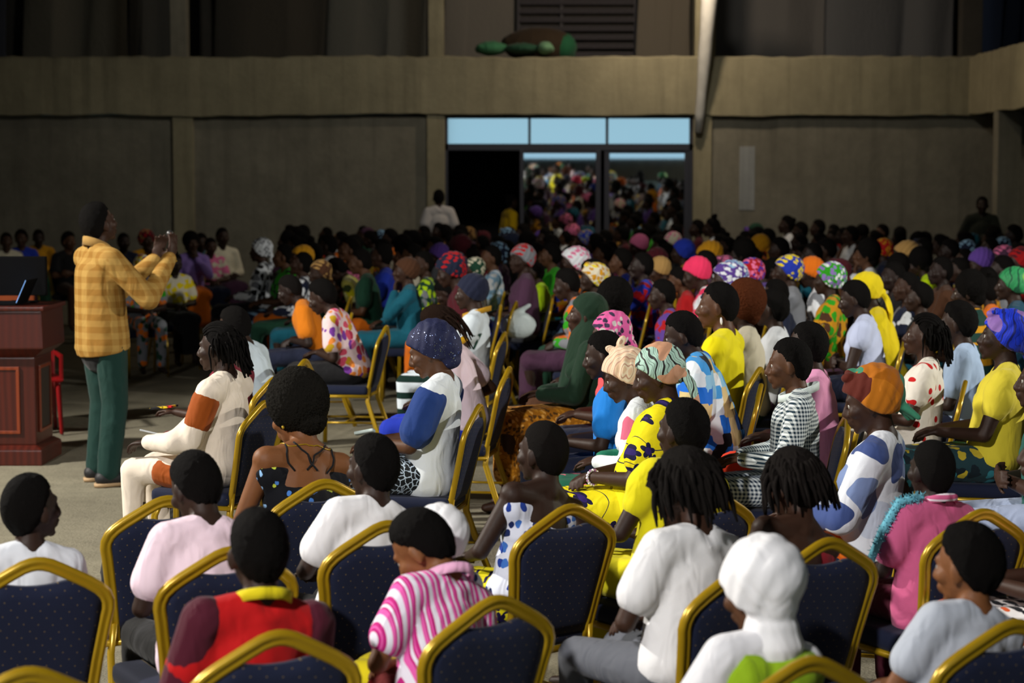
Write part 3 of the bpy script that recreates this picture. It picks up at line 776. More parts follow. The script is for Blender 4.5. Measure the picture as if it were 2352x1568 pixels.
def hair_mesh(kind, seed=0):
    k = (kind, seed)
    if k in _hc: return _hc[k]
    rs = random.Random(seed * 7 + 3)
    if kind == 'buzz': g = cap_shape('low', seed)
    elif kind == 'short': g = cap_shape('short', seed, .008)
    elif kind == 'thick': g = cap_shape('short', seed, .019)
    elif kind in ('smallafro', 'afro'):
        q = 1.0 if kind == 'afro' else .90; g = Geo(); g.ell((-.034, 0, .045), (.126 * q, .122 * q, .135 * q), None, 48, 36); g.ell((-.070, 0, -.045), (.060, .074, .065))
    elif kind == 'bun':
        g = cap_shape('short', seed, .014); g.ell((-.10, 0, .065), (.042, .045, .042))
    elif kind == 'topbun':
        g = cap_shape('short', seed, .014); g.ell((-.035, 0, .145), (.040, .046, .036)); g.ell((-.05, .03, .165), (.03, .03, .022))
    elif kind == 'puff':
        g = cap_shape('short', seed, .014); g.ell((-.115, 0, .02), (.055, .06, .06))
    elif kind in ('dreads', 'dreadstall', 'braids', 'cornrows', 'ponydreads'):
        g = cap_shape('short', seed, .020 if kind != 'cornrows' else .012)
        n, rr, L = {'dreads': (150, .0078, .14), 'dreadstall': (80, .010, .15), 'braids': (84, .0055, .20), 'cornrows': (60, .0055, .15), 'ponydreads': (40, .007, .26)}[kind]
        for i in range(n):
            a = i * 2.39996; zc = rs.uniform(.02, .98) if kind in ('dreads', 'dreadstall') else rs.uniform(.0, .75)
            h = zc; rad = math.sqrt(max(0, 1 - h * h)); d = V(rad * math.cos(a), rad * math.sin(a), h)
            if d[0] > (.1 if kind != 'dreads' else 1.1): continue
            p0 = V(-.012, 0, .012) + d * V(.10, .08, .112)
            path = [p0 * .98]; out = V(d[0], d[1], 0) / (np.linalg.norm(d[:2]) + 1e-6)
            if kind == 'ponydreads': out = V(-.9, rs.uniform(-.5, .5), 0); 
            LL = L * rs.uniform(.75, 1.15); q = p0 + d * .012
            fwd = V(.25, 0, 0) if d[0] > .3 else V(-.15, 0, 0)
            for k2 in range(1, 7):
                u = k2 / 6; q = q + (out * (.55 * (1 - u) ** 1.5) + fwd * .3 + V(0, 0, -1) * (.15 + u) + V(rs.uniform(-.16, .16), rs.uniform(-.16, .16), 0)) * LL / 5
                if q[2] < .02:                                      # keep off the face and skull
                    r2 = math.hypot((q[0] + .012) / .10, q[1] / .082)
                    if r2 < 1: q[0] = (q[0] + .012) / r2 - .012; q[1] = q[1] / r2
                if q[0] > .055 and q[2] < .03: q[0] = .055
                path.append(q.copy())
            g.tube(path, [rr * .9] + [rr] * 4 + [rr * .85, rr * .45], 5)
        if kind == 'cornrows':
            for j in range(11):
                y = (j - 5) * .0135; pts = []
                for k2 in range(12):
                    a = -.2 + 2.7 * k2 / 11; pts.append((-.012 + math.cos(a) * .110 * math.sqrt(1 - (y / .09) ** 2), y, .012 + math.sin(a) * .121 * math.sqrt(1 - (y / .09) ** 2)) if a > .6 else None)
                pts = [q for q in pts if q]; g.tube(pts, .0062, 5)
            for k2 in range(34):
                a = rs.uniform(-.9, .9); z0 = rs.uniform(-.02, .05); q = V(-.11, a * .06, z0); path = [q]
                for _ in range(5): q = q + V(-.008 + rs.uniform(-.008, .004), rs.uniform(-.008, .008), -.028); path.append(q)
                g.tube(path, .0055, 5)
    elif kind == 'wrap': g = cap_shape('wrap', seed, .016)
    elif kind == 'bigwrap': g = cap_shape('wrap', seed, .027)
    elif kind == 'knotwrap':
        g = cap_shape('wrap', seed, .020); g.ell((.055, .03, .115), (.03, .024, .02)); g.ell((.04, -.01, .128), (.03, .03, .018))
        for k2 in range(3): g.cap((-.10, 0, -.02), (-.13 - .02 * k2, .03 * (k2 - 1), -.11), .022, .012)
    elif kind == 'scarftail':                                       # tied at the nape with hanging ends
        g = cap_shape('wrap', seed, .015); g.ell((-.122, 0, -.035), (.026, .026, .022))
        for k2 in range(5):
            y = (k2 - 2) * .018; q = V(-.12, y * .5, -.04); path = [q]
            for u in range(6): q = q + V(-.012 + .006 * u, y * .25 + .006 * math.sin(u * 2 + k2), -.026 - .003 * k2 % 2); path.append(q)
            g.tube(path, [.014, .020, .022, .020, .018, .014, .006], 7)
    elif kind == 'bow':
        g = cap_shape('wrap', seed, .018); g.ell((-.02, .01, .135), (.022, .022, .02))
        for s in (1, -1): g.ell((-.025 - .03 * s, s * .02, .155 + .012 * s), (.038, .014, .022), rotY(.7 * s)); 
        g.cap((-.09, .0, .02), (-.10, .01, -.14), .030, .020)
    elif kind == 'bonnet':                                          # slouchy cap over gathered hair
        g = Geo(); g0 = cap_shape('wrap', seed, .020); g.v, g.f, g.n = g0.v, g0.f, g0.n
        g.ell((-.085, 0, .0), (.085, .082, .105)); g.ell((-.085, 0, -.085), (.05, .055, .045))
    elif kind == 'hoodwrap':                                        # loose white cloth wound round head and neck
        g = cap_shape('wrap', seed, .026); g.ell((-.05, 0, -.01), (.088, .085, .115)); g.cap((-.03, .0, -.12), (-.02, 0, -.155), .080, .095, seg=16)
    elif kind == 'hijab':
        g = cap_shape('wrap', seed, .012); g.cap((-.03, 0, -.02), (-.04, 0, -.14), .085, .10, seg=16); g.cap((-.04, 0, -.14), (-.06, 0, -.42), .13, .17, seg=18, side=(0, 1, 0), k=1.15)
        g.cap((.02, 0, -.15), (.07, 0, -.48), .08, .10, side=(0, 1, 0), k=1.2)
    elif kind == 'cap':
        g = cap_shape('wrap', seed, .014)
    vox = {'wrap': 0, 'bigwrap': 0, 'cap': 0, 'knotwrap': .0065, 'scarftail': .0055, 'bow': .006, 'bonnet': .007, 'hoodwrap': .008, 'hijab': .011, 'bun': 0, 'topbun': 0, 'puff': 0, 'afro': .005, 'smallafro': .0065}.get(kind, 0)
    me = g.remesh(vox, 3, .006 if kind != 'bonnet' else .004, seed) if vox else g.mesh(kind)
    if 'afro' in kind:                                              # fuzzy outline
        for v in me.vertices: v.co += v.normal * rs.uniform(-.003, .0035)
    _hc[k] = me; return me
ME_EYE = Geo().ell((0, 0, 0), (.0125, .0125, .0125), None, 12, 8).mesh('eye')
def eye_mat():
    t = NT('eye', .15, .5); sp = t.n('ShaderNodeSeparateXYZ'); t.l(t.coords(), sp.inputs[0])
    t.base(t.mix(t.math('GREATER_THAN', sp.outputs[0], .0095), (.45, .42, .38), (.012, .008, .006))); return t.m
M_EYE = eye_mat(); M_shoe = plain('shoe', (.010, .010, .012), .6); M_sole = plain('sole', (.45, .30, .16), .7)
ME_SHOE = (lambda g: g.remesh(.009, 2))(Geo().cap((-.05, 0, .045), (.10, 0, .035), .042, .036).cap((0, 0, .05), (-.03, 0, .085), .042, .042)); ME_SANDAL = Geo().box((-.09, -.042, 0), (.15, .042, .016)).mesh('sandal', False)
PEOPLE = []
def spaced(px, py, h, yw, mk, lock, tries):
    """slide a seated figure along its line of sight until it has a seat's width to itself"""
    best = None
    for dh in [0] + [s * .012 * k for k in range(1, tries) for s in (1, -1)]:
        S, p, loc, hh = mk(h + dh)
        d = min([math.hypot(loc[0] - r.location.x, loc[1] - r.location.y) for r, _ in PEOPLE] or [9])
        if loc[1] > 30.5: d = -1
        if lock or d > .55: return S, p, loc, hh
        if best is None or d > best[0]: best = (d, (S, p, loc, hh))
    return best[1]
def place(px, py, pose, S, extra, yaw):
    """root position that puts the top of the head (hair included) on the pixel's ray at its own height"""
    zr = .47 * (1 - S) if not pose.stand else 0.0
    top = pose.top * S; h = zr + top[2] + extra * S
    P = at_h(px, py, h); c, s = math.cos(yaw), math.sin(yaw); hc = pose.C * S
    return (P.x - (c * hc[0] - s * hc[1]), P.y - (s * hc[0] + c * hc[1]), zr), h
HX = {'buzz': .004, 'short': .008, 'thick': .021, 'smallafro': .044, 'afro': .058, 'bun': .014, 'topbun': .07, 'puff': .014, 'dreads': .03, 'dreadstall': .03, 'braids': .02, 'cornrows': .016, 'ponydreads': .02,
      'wrap': .016, 'bigwrap': .027, 'knotwrap': .03, 'scarftail': .015, 'bow': .06, 'bonnet': .02, 'hoodwrap': .026, 'hijab': .012, 'cap': .014}
WRAPS = ('wrap', 'bigwrap', 'knotwrap', 'scarftail', 'bow', 'bonnet', 'hoodwrap', 'hijab', 'cap')
def hair_name(k): return {'hijab': 'veil', 'cap': 'cap', 'bonnet': 'bonnet'}.get(k, 'headscarf') if k in WRAPS else 'hair'
def finish(root, label, short, group=None): tag(root, label, 'person', group); PEOPLE.append((root, short)); return root
def person(px, py, h, yaw, label, short, hair='short', hm=None, top=None, bot=None, sk=0, lean=3, hy=0, hp=0, arms='lap', sleeve='short', fem=False, fat=1.0, kind='trousers',
           ext=0.0, vox=.0085, kid=False, off=False, seat=True, chair_rot=0, shoes=True, wr=.0045, collar=None, twist=0, curl=.55, group=None, lock=False, ch=None, inf=.016, seed=None):
    seed = len(PEOPLE) if seed is None else seed
    yw = R(yaw)
    def mk(h):
        S = (h - .47) / .83; hs = 1.0 / max(.62, S) ** .45 if S < .93 else 1.0
        p = Pose(lean, hy, hp, arms, hs, fat, fem, twist=twist); return (S, p) + place(px, py, p, S, HX[hair] * hs, yw)
    if ch is None: S, p, loc, hh = spaced(px, py, h, yw, mk, lock, 10)
    else:                                                           # seated on a given chair: find size and sideways tilt that put the head where it is
        Pc = at_h(ch[0], ch[1], .912); c_, s_ = math.cos(yw), math.sin(yw); cx, cy = Pc.x + c_ * .31, Pc.y + s_ * .31; side = 0.0; S = (h - .47) / .83; fwd = -.05
        def head():
            hs = 1.0 / max(.62, S) ** .45 if S < .93 else 1.0
            q = Pose(lean, hy, hp, arms, hs, fat, fem, twist=twist, side=side); lo = (cx + c_ * fwd, cy + s_ * fwd, .47 * (1 - S)); hc = q.C * S
            X, Y_, Z = lo[0] + c_ * hc[0] - s_ * hc[1], lo[1] + s_ * hc[0] + c_ * hc[1], lo[2] + (q.top[2] + HX[hair] * hs) * S
            cp, sp_ = math.cos(PITCH), math.sin(PITCH); dep = Y_ * cp - (Z - CH) * sp_; up = Y_ * sp_ + (Z - CH) * cp
            return q, lo, Z, 1176 + FPX * X / dep, 784 - FPX * up / dep, dep
        for _ in range(14):
            q, lo, Z, u, v_, dep = head()
            S = min(1.12, max(.62, S + (v_ - py) * dep / FPX / 1.15)); side = max(-19, min(19, side - (1 if s_ > 0 else -1) * (u - px) * dep / FPX / .62 * 57 * .6))
        p, loc, hh = q, lo, Z
    r = empty('person', loc, yw, S)
    bm_ = meshobj('body', body_geo(p, curl).remesh(vox, 2, dec=.40), skin(sk), r)
    if top is not None: t_ = meshobj('dress_bodice' if kind == 'dress' else 'shirt', top_geo(p, sleeve, ext, off, inf).remesh(.0145, 6, wr, seed), top, r)
    meshobj('trousers' if kind in ('trousers', 'shorts') else 'skirt', bottom_geo(p, kind).remesh(.018, 3, wr, seed + 1), bot, r)
    meshobj(hair_name(hair), hair_mesh(hair, seed % 4), hm or hairmat('#0b0908'), r, p.headM())
    for s in (1, -1):
        meshobj('eye', ME_EYE, M_EYE, r, p.headM() @ Matrix.Translation((.0755, s * .031, .0)))
        if shoes: meshobj('shoe', ME_SHOE, M_shoe, r, Matrix.Translation(V(*(p.an[s] + V(.0, 0, -.10)))))
    if collar is not None:
        g = Geo(); A = p.A; ring = [p.N + A @ V(.098 * math.cos(a) - .012, .088 * math.sin(a), .002 - .035 * math.cos(a)) for a in np.linspace(0, 2 * math.pi, 24, endpoint=False)]
        prof = np.array([(-.020, -.005), (.014, -.008), (.017, 0), (.014, .005), (-.020, .006)]); g.tube(ring, .01, closed=True, prof=prof, up=A @ V(0, 0, 1)); g.obj('collar', collar, r)
    finish(r, label, short, group)
    r['pose_top'] = round(hh, 3)
    if seat:
        chair(loc[0] + .065 * math.cos(yw), loc[1] + .065 * math.sin(yw), yw + R(chair_rot), 'navy and gold chair under the ' + short, 'banquet chairs')
    return r, p
def snap(path, me, off=.003):
    b = BVHTree.FromPolygons([v.co for v in me.vertices], [tuple(q.vertices) for q in me.polygons]); out = []
    for a, c in zip(path, path[1:]):
        for k in range(6):
            h_ = b.find_nearest(Vector(a).lerp(Vector(c), k / 6)); out.append(np.array(h_[0] + h_[1] * off))
    return out
def hang(root, p, name, mat, g=None, head=False, loc=None, me=None, smooth=True):
    me = me or g.mesh(name, smooth); M = p.headM() if head else Matrix.Identity(4)
    if loc is not None: M = M @ Matrix.Translation(loc)
    return meshobj(name, me, mat, root, M)
def conform_text(root, target, txt, origin, direction, upv, size, mat, name='lettering'):
    """flat print that follows the cloth it is printed on (local coordinates of the person)"""
    c = bpy.data.curves.new('t', 'FONT'); c.body = txt; c.size = size; c.align_x = 'CENTER'; c.resolution_u = 2
    to = bpy.data.objects.new('t', c); COL.objects.link(to); dg = bpy.context.evaluated_depsgraph_get(); dg.update()
    me = bpy.data.meshes.new_from_object(to.evaluated_get(dg)); bpy.data.objects.remove(to)
    bm = bmesh.new(); bm.from_mesh(me); bmesh.ops.triangulate(bm, faces=bm.faces[:]); bmesh.ops.subdivide_edges(bm, edges=bm.edges[:], cuts=2)
    d = Vector(direction).normalized(); u = Vector(upv); u = (u - d * u.dot(d)).normalized(); rt = u.cross(-d)
    bvh = BVHTree.FromPolygons([v.co for v in target.data.vertices], [tuple(q.vertices) for q in target.data.polygons])
    for v in bm.verts:
        o = Vector(origin) - d * .4 + rt * v.co.x + u * v.co.y; hit = bvh.ray_cast(o, d)
        v.co = (hit[0] - d * .0025) if hit[0] else o + d * .4
    bm.to_mesh(me); bm.free(); me.materials.clear(); return meshobj(name, me, mat, root)

# ---- shared figures for the crowd further back
PROTO = []
for i, kw in enumerate((dict(), dict(lean=8, hp=6, arms='clasp'), dict(lean=-2, hy=14, arms='cross'), dict(lean=14, hp=14, arms='clasp', fem=True), dict(hy=-16, fem=True, arms='lap'), dict(lean=4, hy=8, hp=-4, fem=True, arms=('chin', 'lap')),
                        dict(lean=20, hp=26, arms='clasp'), dict(lean=2, hy=34, arms='lap', fem=True, fat=1.12), dict(lean=2, hy=-40, arms='cross', fem=True), dict(lean=0, hp=-8, arms='lap', fat=1.1))):
    p = Pose(**kw)
    PROTO.append((p, body_geo(p).remesh(.0105, 1, dec=.55), top_geo(p, 'short').remesh(.016, 2, .007, i), top_geo(p, 'long').remesh(.016, 2, .006, i), bottom_geo(p, 'trousers').remesh(.018, 2, .006, i), bottom_geo(p, 'skirt').remesh(.018, 2, .006, i)))
def crowd(px, py, h, yaw, hair, hm, top, bot, pr=0, sk=0, label='', short='', sleeve=0, skirt=True, loc=None, group=None):
    p, mb, ts, tl, tr, sk_ = PROTO[pr]; S = (h - .47) / .83; yw = R(yaw)
    if loc is None: S, _, loc, hh = spaced(px, py, h, yw, lambda q: ((q - .47) / .83, p) + place(px, py, p, (q - .47) / .83, HX[hair], yw), False, 13)
    else: loc = (loc[0], loc[1], .47 * (1 - S))
    r = empty('person', loc, yw, S)
    meshobj('body', mb, skin(sk), r); meshobj('shirt', tl if sleeve else ts, top, r)
    meshobj('skirt' if skirt else 'trousers', sk_ if skirt else tr, bot, r)
    meshobj(hair_name(hair), hair_mesh(hair, (px + pr) % 2 if hair in WRAPS else 0), hm or hairmat('#0b0908'), r, p.headM())
    finish(r, label, short, group); r['pr'] = pr
    chair(loc[0] + .05 * math.cos(yw), loc[1] + .05 * math.sin(yw), yw, 'chair under the ' + short, 'banquet chairs', False)
    return r

# ------------------------------------------------------------------ the speaker
def speaker():
    S = 1.0; lean = -2
    Epos = {1: V(.20, .25, 1.12), -1: V(.22, -.25, 1.13)}
    armL = dict(e=V(.20, .26, 1.13), w=V(.42, .10, 1.37), h=V(.25, -.1, 1), n=V(-.5, -1, 0))
    armR = dict(e=V(.16, -.29, 1.14), w=V(.38, -.16, 1.39), h=V(.30, .10, 1), n=V(-.4, 1, .1))
    p = Pose(lean, 8, -12, (armL, armR), 1.04, 1.05, stand=True, feet=.012)
    zr = 0.0; s = 355.0; yaw = R(38); zt = p.top[2] + .012
    S = 1.0; h = CH - (459 - 416) / s; S = h / zt
    P = at_h(226, 459, h); c_, s_ = math.cos(yaw), math.sin(yaw); hc = p.C * S
    r = empty('person', (P.x - (c_ * hc[0] - s_ * hc[1]), P.y - (s_ * hc[0] + c_ * hc[1]), 0), yaw, S)
    meshobj('body', body_geo(p, .25).remesh(.0075, 2, dec=.5), skin(1), r)
    M_plaid = check('#ae8a48', '#93692a', .075, False)
    g = top_geo(p, 'long', .08, inf=.022); g.cap(p.U(-.01, 0, .36), p.pel + V(-.005, 0, -.09), .138, .158, side=(0, 1, 0), k=1.28)
    sm_ = g.remesh(.010, 9, .006, 5); hz = p.pel[2] - .115
    for v in sm_.vertices:
        if v.co.z < hz + .03 * v.co.x / .15 and abs(v.co.y) < .24: v.co.z = hz + .03 * v.co.x / .15
    sh = meshobj('shirt', sm_, M_plaid, r)
    g = Geo(); ring = [p.N + V(.075 * math.cos(a) - .012, .070 * math.sin(a), .012 - .03 * math.cos(a)) for a in np.linspace(0, 2 * math.pi, 28, endpoint=False)]
    g.tube(ring, .01, closed=True, prof=np.array([(-.026, -.004), (.026, -.008), (.028, 0), (.024, .006), (-.026, .010)]), up=(0, 0, 1)); g.obj('collar', cloth('#a88448'), r)
    g = Geo(); a = p.pel
    g.ell(a + V(0, 0, -.02), V(.128, .180, .12))
    for q in (1, -1):
        g.cap(p.hip[q], p.kn[q], .105, .082); g.cap(p.kn[q], p.an[q] + V(0, 0, .0), .082, .070)
    meshobj('trousers', g.remesh(.012, 3, .008, 9), cloth('#10322c'), r)
    meshobj('undershirt', Geo().cap(a + V(0, 0, -.02), a + V(0, 0, -.13), .135, .132, side=(0, 1, 0), k=1.30).remesh(.014, 2), cloth('#141416'), r)
    meshobj('hair', hair_mesh('short', 1), hairmat('#0b0908'), r, p.headM())
    for q in (1, -1):
        meshobj('eye', ME_EYE, M_EYE, r, p.headM() @ Matrix.Translation((.0755, q * .031, .0)))
        g = Geo(); g.cap(p.an[q] + V(-.04, 0, -.035), p.an[q] + V(.15, q * .03, -.045), .046, .038); g.cap(p.an[q] + V(0, 0, -.02), p.an[q] + V(-.02, 0, .02), .05, .046)
        so = g.obj('shoe', M_shoe, r); g = Geo(); g.cap(p.an[q] + V(-.045, 0, -.078), p.an[q] + V(.155, q * .03, -.078), .046, .042, side=(0, 1, 0)); me = g.mesh('sole')
        for v in me.vertices: v.co.z = (.004 if v.co.z < .012 else .026)
        meshobj('sole', me, M_sole, so)
    g = Geo(); g.tube([p.wr[-1] + V(.036 * math.cos(t_), .036 * math.sin(t_), -.03) for t_ in np.linspace(0, 2 * math.pi, 18, endpoint=False)], .006, 6, True); g.obj('wristwatch', M_gold, r)
    finish(r, 'man standing at left in yellow plaid shirt and dark green trousers, both hands raised', 'standing speaker')
    # microphone held in front of him
    m = empty('microphone', r.matrix_basis @ Vector(p.wr[-1] + V(.045, .055, .085))); tag(m, 'black microphone in the raised hands of the standing speaker', 'microphone')
    m.rotation_euler = (0, R(-20), yaw)
    Geo().cap((0, 0, -.10), (0, 0, .03), .011, .015).obj('handle', M_blk, m); Geo().ell((0, 0, .055), (.025, .025, .027)).obj('grille', plain('mic_grille', (.10, .10, .10), .4, metal=.8), m)
speaker()

# ------------------------------------------------------------------ audience, nearest first
C = cloth
HB = hairmat('#0b0908')
Wh, Bk, Nv = C('#f2f2f4'), C('#111114'), C('#151c33')
person(72, 1083, 1.13, 114, 'boy at left edge in white shirt, head turned right, behind navy chair back', 'boy at the left edge', 'short', None, C('#dfe3ea'), Bk, 0, hy=-62, hp=-4, sleeve='short', lock=True, seat=False, ch=(85, 1280))
pinkw = C('#f6dce8')
person(446, 1033, 1.17, 119, 'boy in pale pink T-shirt with bowed head, left of boy in red jersey', 'boy in pale pink', 'short', None, pinkw, Bk, 0, lean=10, hy=16, hp=26, ext=.03, lock=True, seat=False, ch=(530, 1255))
jr, jp = person(590, 1162, 1.16, 117, 'boy in red and maroon jersey with yellow collar seen from behind', 'boy in the red jersey', 'short', None, C('#b80d10'), Bk, 0, hp=6, collar=C('#d9c714'), sleeve='short', lock=True, seat=False, ch=(640, 1447))
for s_ in (1, -1):                                                  # maroon sleeves
    g = Geo(); g.cap(jp.sh[s_] + V(0, s_ * .012, -.002), jp.el[s_], .079, .066); g.cap(jp.el[s_], jp.el[s_] * .2 + jp.wr[s_] * .8, .060, .046); hang(jr, jp, 'maroon_sleeve', C('#4a0f22'), me=g.remesh(.010, 4, .004, 3))
ar, ap = person(676, 845, 1.24, 122, 'woman with full rounded afro and dark flowered dress, back to the camera', 'woman with the afro', 'afro', hairmat('#15130f'), blotch('#0a0c14', '#7fb8f0 #4f86d8 #c9d84a #9fd0ff', 17.0, .19), Bk, 3, hy=24, hp=18, fem=True, off=True, sleeve='none', kind='skirt', lean=6, lock=True, seat=False, ch=(745, 1100))
g = Geo(); N_ = ap.N
g.tube(snap([N_ + ap.A @ V(.10 * math.cos(t_) - .012, .10 * math.sin(t_), -.020 - .04 * math.cos(t_)) for t_ in np.linspace(0, 2 * math.pi, 14)], [c for c in ar.children if c.name.startswith('body')][0].data, .002), .0024, 5); hang(ar, ap, 'necklace', M_gold, g)
for s_ in (1, -1):
    for y0_, y1_ in ((-.03, .085), (.10, .115)):
        bod = [c for c in ar.children if c.name.startswith('body')][0].data
        g = Geo(); g.tube(snap([ap.U(-.13, s_ * y0_, .39), ap.U(-.10, s_ * (y0_ + y1_) / 2, .44), ap.U(-.04, s_ * y1_, .50)], bod), .0042, 5); hang(ar, ap, 'shoulder_strap', Bk, g)
    hang(ar, ap, 'earring', M_gold, Geo().ell((0, 0, 0), (.006, .006, .007)), True, (-.002, s_ * .092, -.048))
person(855, 993, 1.15, 121, 'boy with dark round head and bright white T-shirt, behind the navy chair beside striped shirt', 'boy in bright white', 'short', None, Wh, Bk, 0, hy=18, hp=2, lock=True, seat=False, ch=(890, 1195))
sr, sp_ = person(968, 1165, 1.22, 130, 'woman in pink and white striped shirt bowing her head forward', 'woman in pink stripes', 'short', None, stripes('#e9e4f0', '#c2247e', 'Y', .058, .5, '#e65fae'), C('#7a1010'), 3, lean=13, hy=30, hp=40, arms='clasp', fem=True, ext=.02, collar=C('#f3b6d8'), lock=True, seat=False, ch=(1140, 1367))
# child in blue and white print, mostly behind the striped woman
M_bluep = blotch('#dfe4f4', '#1f3f9a #16285e #3f74c8', 14.0, .26, 'EUCLIDEAN', '')
person(1000, 1158, 1.00, 146, 'small child in white cap and blue print dress, hidden behind pink striped shirt', 'child in the white cap', 'cap', Wh, M_bluep, C('#e8d51c'), 0, lean=6, hp=10, fem=False, arms=('lap', 'chin'), kind='skirt', vox=.009, lock=True, seat=False)
person(1246, 964, 1.17, 128, 'child with bare shoulders and shaved head in blue-white halter dress', 'bare-shouldered child', 'buzz', hairmat('#100d0b'), M_bluep, ivy('#e8da10', '#241a50', '#1a1440', 11.0), 0, hy=14, fem=False, off=True, sleeve='none', kind='skirt', arms=('lap', 'back'), lock=True, seat=False, ch=(1310, 1157))
person(1568, 911, 1.19, 126, 'child with round dark hair in plain yellow dress behind dreadlocked man', 'child in plain yellow', 'short', None, C('#e8dc12'), C('#e8dc12'), 0, hy=10, sleeve='puff', kind='skirt', lock=True, seat=False, ch=(1640, 1128))
person(1572, 1016, 1.20, 128, 'man with short dreadlocks in white T-shirt, forearms resting on his lap', 'man with dreadlocks', 'dreads', hairmat('#14110f'), C('#e9e9ea'), C('#5d6068'), 1, lean=4, hy=16, hp=10, arms='clasp', fat=1.05, vox=.0075, lock=True, seat=False, ch=(1718, 1290))
wr_, wp_ = person(1738, 1236, 1.13, 118, 'woman in large white wound headcloth at bottom right of centre', 'woman in the white headcloth', 'hoodwrap', C('#f0f0f2'), C('#e6e6ea'), C('#6f8c1c'), 2, lean=1, hy=10, hp=16, fem=True, kind='skirt', lock=True, seat=False, ch=(1862, 1507))
g = Geo(); g.ell(wp_.U(-.05, -.06, .36), V(.10, .15, .10)); g.ell(wp_.U(-.02, .08, .33), V(.11, .10, .12)); hang(wr_, wp_, 'shawl', C('#93b81c'), me=g.remesh(.012, 2, .012, 4))
person(1822, 1018, 1.16, 122, 'woman with loose dark dreadlocks and bare shoulders in red dress', 'woman with bare shoulders and dreadlocks', 'dreads', hairmat('#15110f'), C('#8f1526'), C('#7a1020'), 1, hy=8, hp=12, fem=True, off=True, sleeve='none', kind='skirt', lock=True, seat=False, ch=(1905, 1234))
orr, orp = person(1998, 834, 1.26, 158, 'elderly woman in orange and green headscarf with white and blue blouse', 'woman in the orange and green headscarf', 'knotwrap', blotch('#b86a10', '#b86a10 #c4761a #3f8a6a #5a1e12 #c87818', 7.0, 1.2), blotch('#e8edf5', '#41548c #7f93c0 #d86a68 #cfd9ea', 5.0, .42), blotch('#c8590c', '#140c0a #d8690c #1c2440', 26.0, .38), 1, lean=-7, hy=10, hp=18, fem=True, kind='skirt', ext=.03, sleeve='long')
pr_, pp_ = person(2140, 1008, 1.12, 118, 'boy with shaved head in pink polo shirt with white-striped collar', 'boy in the pink polo', 'buzz', hairmat('#0e0c0b'), C('#d2618e'), C('#5d1430'), 4, lean=4, fat=1.1, ext=.05, collar=stripes('#d2618e', '#f2e6ee', 'Z', .03, .3), inf=.024, lock=True, seat=False, ch=(2258, 1168))
person(2222, 1194, 1.13, 114, 'boy with thick hair and grey-white T-shirt at lower right, face turned left', 'boy in grey-white', 'thick', None, C('#b9c0cc'), Bk, 3, lean=3, hy=24, hp=8, lock=True, seat=False, ch=(2332, 1422))
ivyM = ivy('#f0e010', '#2c1a66', '#15103a', 10.5)
yr, yp = person(1508, 789, 1.27, 168, 'woman in yellow dress printed with dark ivy leaves and patterned satin headscarf', 'woman in the ivy-print dress', 'scarftail', swirl('#a9cdbd', '#1c1a18', '#cf9a78', 7.0), ivyM, ivyM, 1, lean=-11, hy=6, hp=20, fem=True, fat=1.30, kind='skirt', sleeve='short', arms='clasp', vox=.0075, ext=.03, inf=.026)
g = Geo(); W_ = yp.wr[1]; D_ = yp.hd[1]; fe = (yp.wr[1] - yp.el[1]); fe = fe / np.linalg.norm(fe); u_ = np.cross(fe, V(0, 0, 1)); u_ /= np.linalg.norm(u_); v_ = np.cross(fe, u_)
for t_ in np.linspace(0, 2 * math.pi, 16, endpoint=False): g.ell(W_ - fe * .03 + (u_ * math.cos(t_) + v_ * math.sin(t_)) * .033, V(.0075, .0075, .0075), None, 8, 5)
hang(yr, yp, 'beaded_bracelet', blotch('#e8d8e8', '#f0e8f4 #a06a9a #d8d8e8', 60., 1.2), g)
person(1432, 781, 1.22, 170, 'woman in peach headscarf with upright bow, white shawl over green flowers', 'woman with the scarf bow', 'bow', stripes('#e8c8a8', '#f0e0c4', 'Y', .022, .5, '#c9a08a'), blotch('#dfe6ea', '#e8eef0 #1f7a5c #e8eef0 #d86a88', 6.0, .6), blotch('#16604a', '#e06a80 #7fb8a0 #0c3828', 12., .3), 1, lean=8, hy=6, hp=20, fem=True, kind='skirt', sleeve='long')
person(1386, 758, 1.25, 172, 'boy with dark hair and bright blue T-shirt in profile left of scarf bow', 'boy in bright blue', 'short', None, C('#1a7fd8'), Nv, 0, lean=4, hp=12, arms='lap')
person(1398, 714, 1.25, 172, 'woman in pink leopard-print headscarf and coral shirt', 'woman in the pink leopard headscarf', 'scarftail', blotch('#e060a0', '#30243a #e060a0 #d8d0c8 #3a2c48', 30., .40), C('#e8565c'), Nv, 1, lean=6, hp=6, fem=True, kind='skirt', sleeve='short')
person(1346, 670, 1.30, 176, 'woman in long dark green veil seen in profile', 'woman in the dark green veil', 'hijab', C('#15301f'), C('#15301f'), blotch('#a86a10', '#c8861c #5a3a10 #e0a850', 40., .4), 1, lean=-3, fem=True, kind='skirt', sleeve='long')
geo_ = blotch('#dbe8ee', '#1a6fd8 #8fc8e8 #d8c288 #10141c #e8f0f4 #3f9ae0 #c8b070', 13.0, .85, 'CHEBYCHEV')
person(1566, 713, 1.29, 172, 'person with dark hair in blue, cream and black block-print shirt', 'person in the block-print shirt', 'short', None, geo_, Bk, 0, lean=14, hy=4, hp=14, fat=1.25, ext=.03, inf=.03)
er, ep = person(1648, 646, 1.38, 158, 'person with short hair in plain bright yellow T-shirt, white earring', 'person in the bright yellow T-shirt', 'short', None, C('#f2e400'), Bk, 2, lean=-2, hy=14, hp=4, ext=.03)
hang(er, ep, 'earring', Wh, Geo().ell((0, 0, 0), (.006, .014, .020)), True, (-.02, .095, -.075))
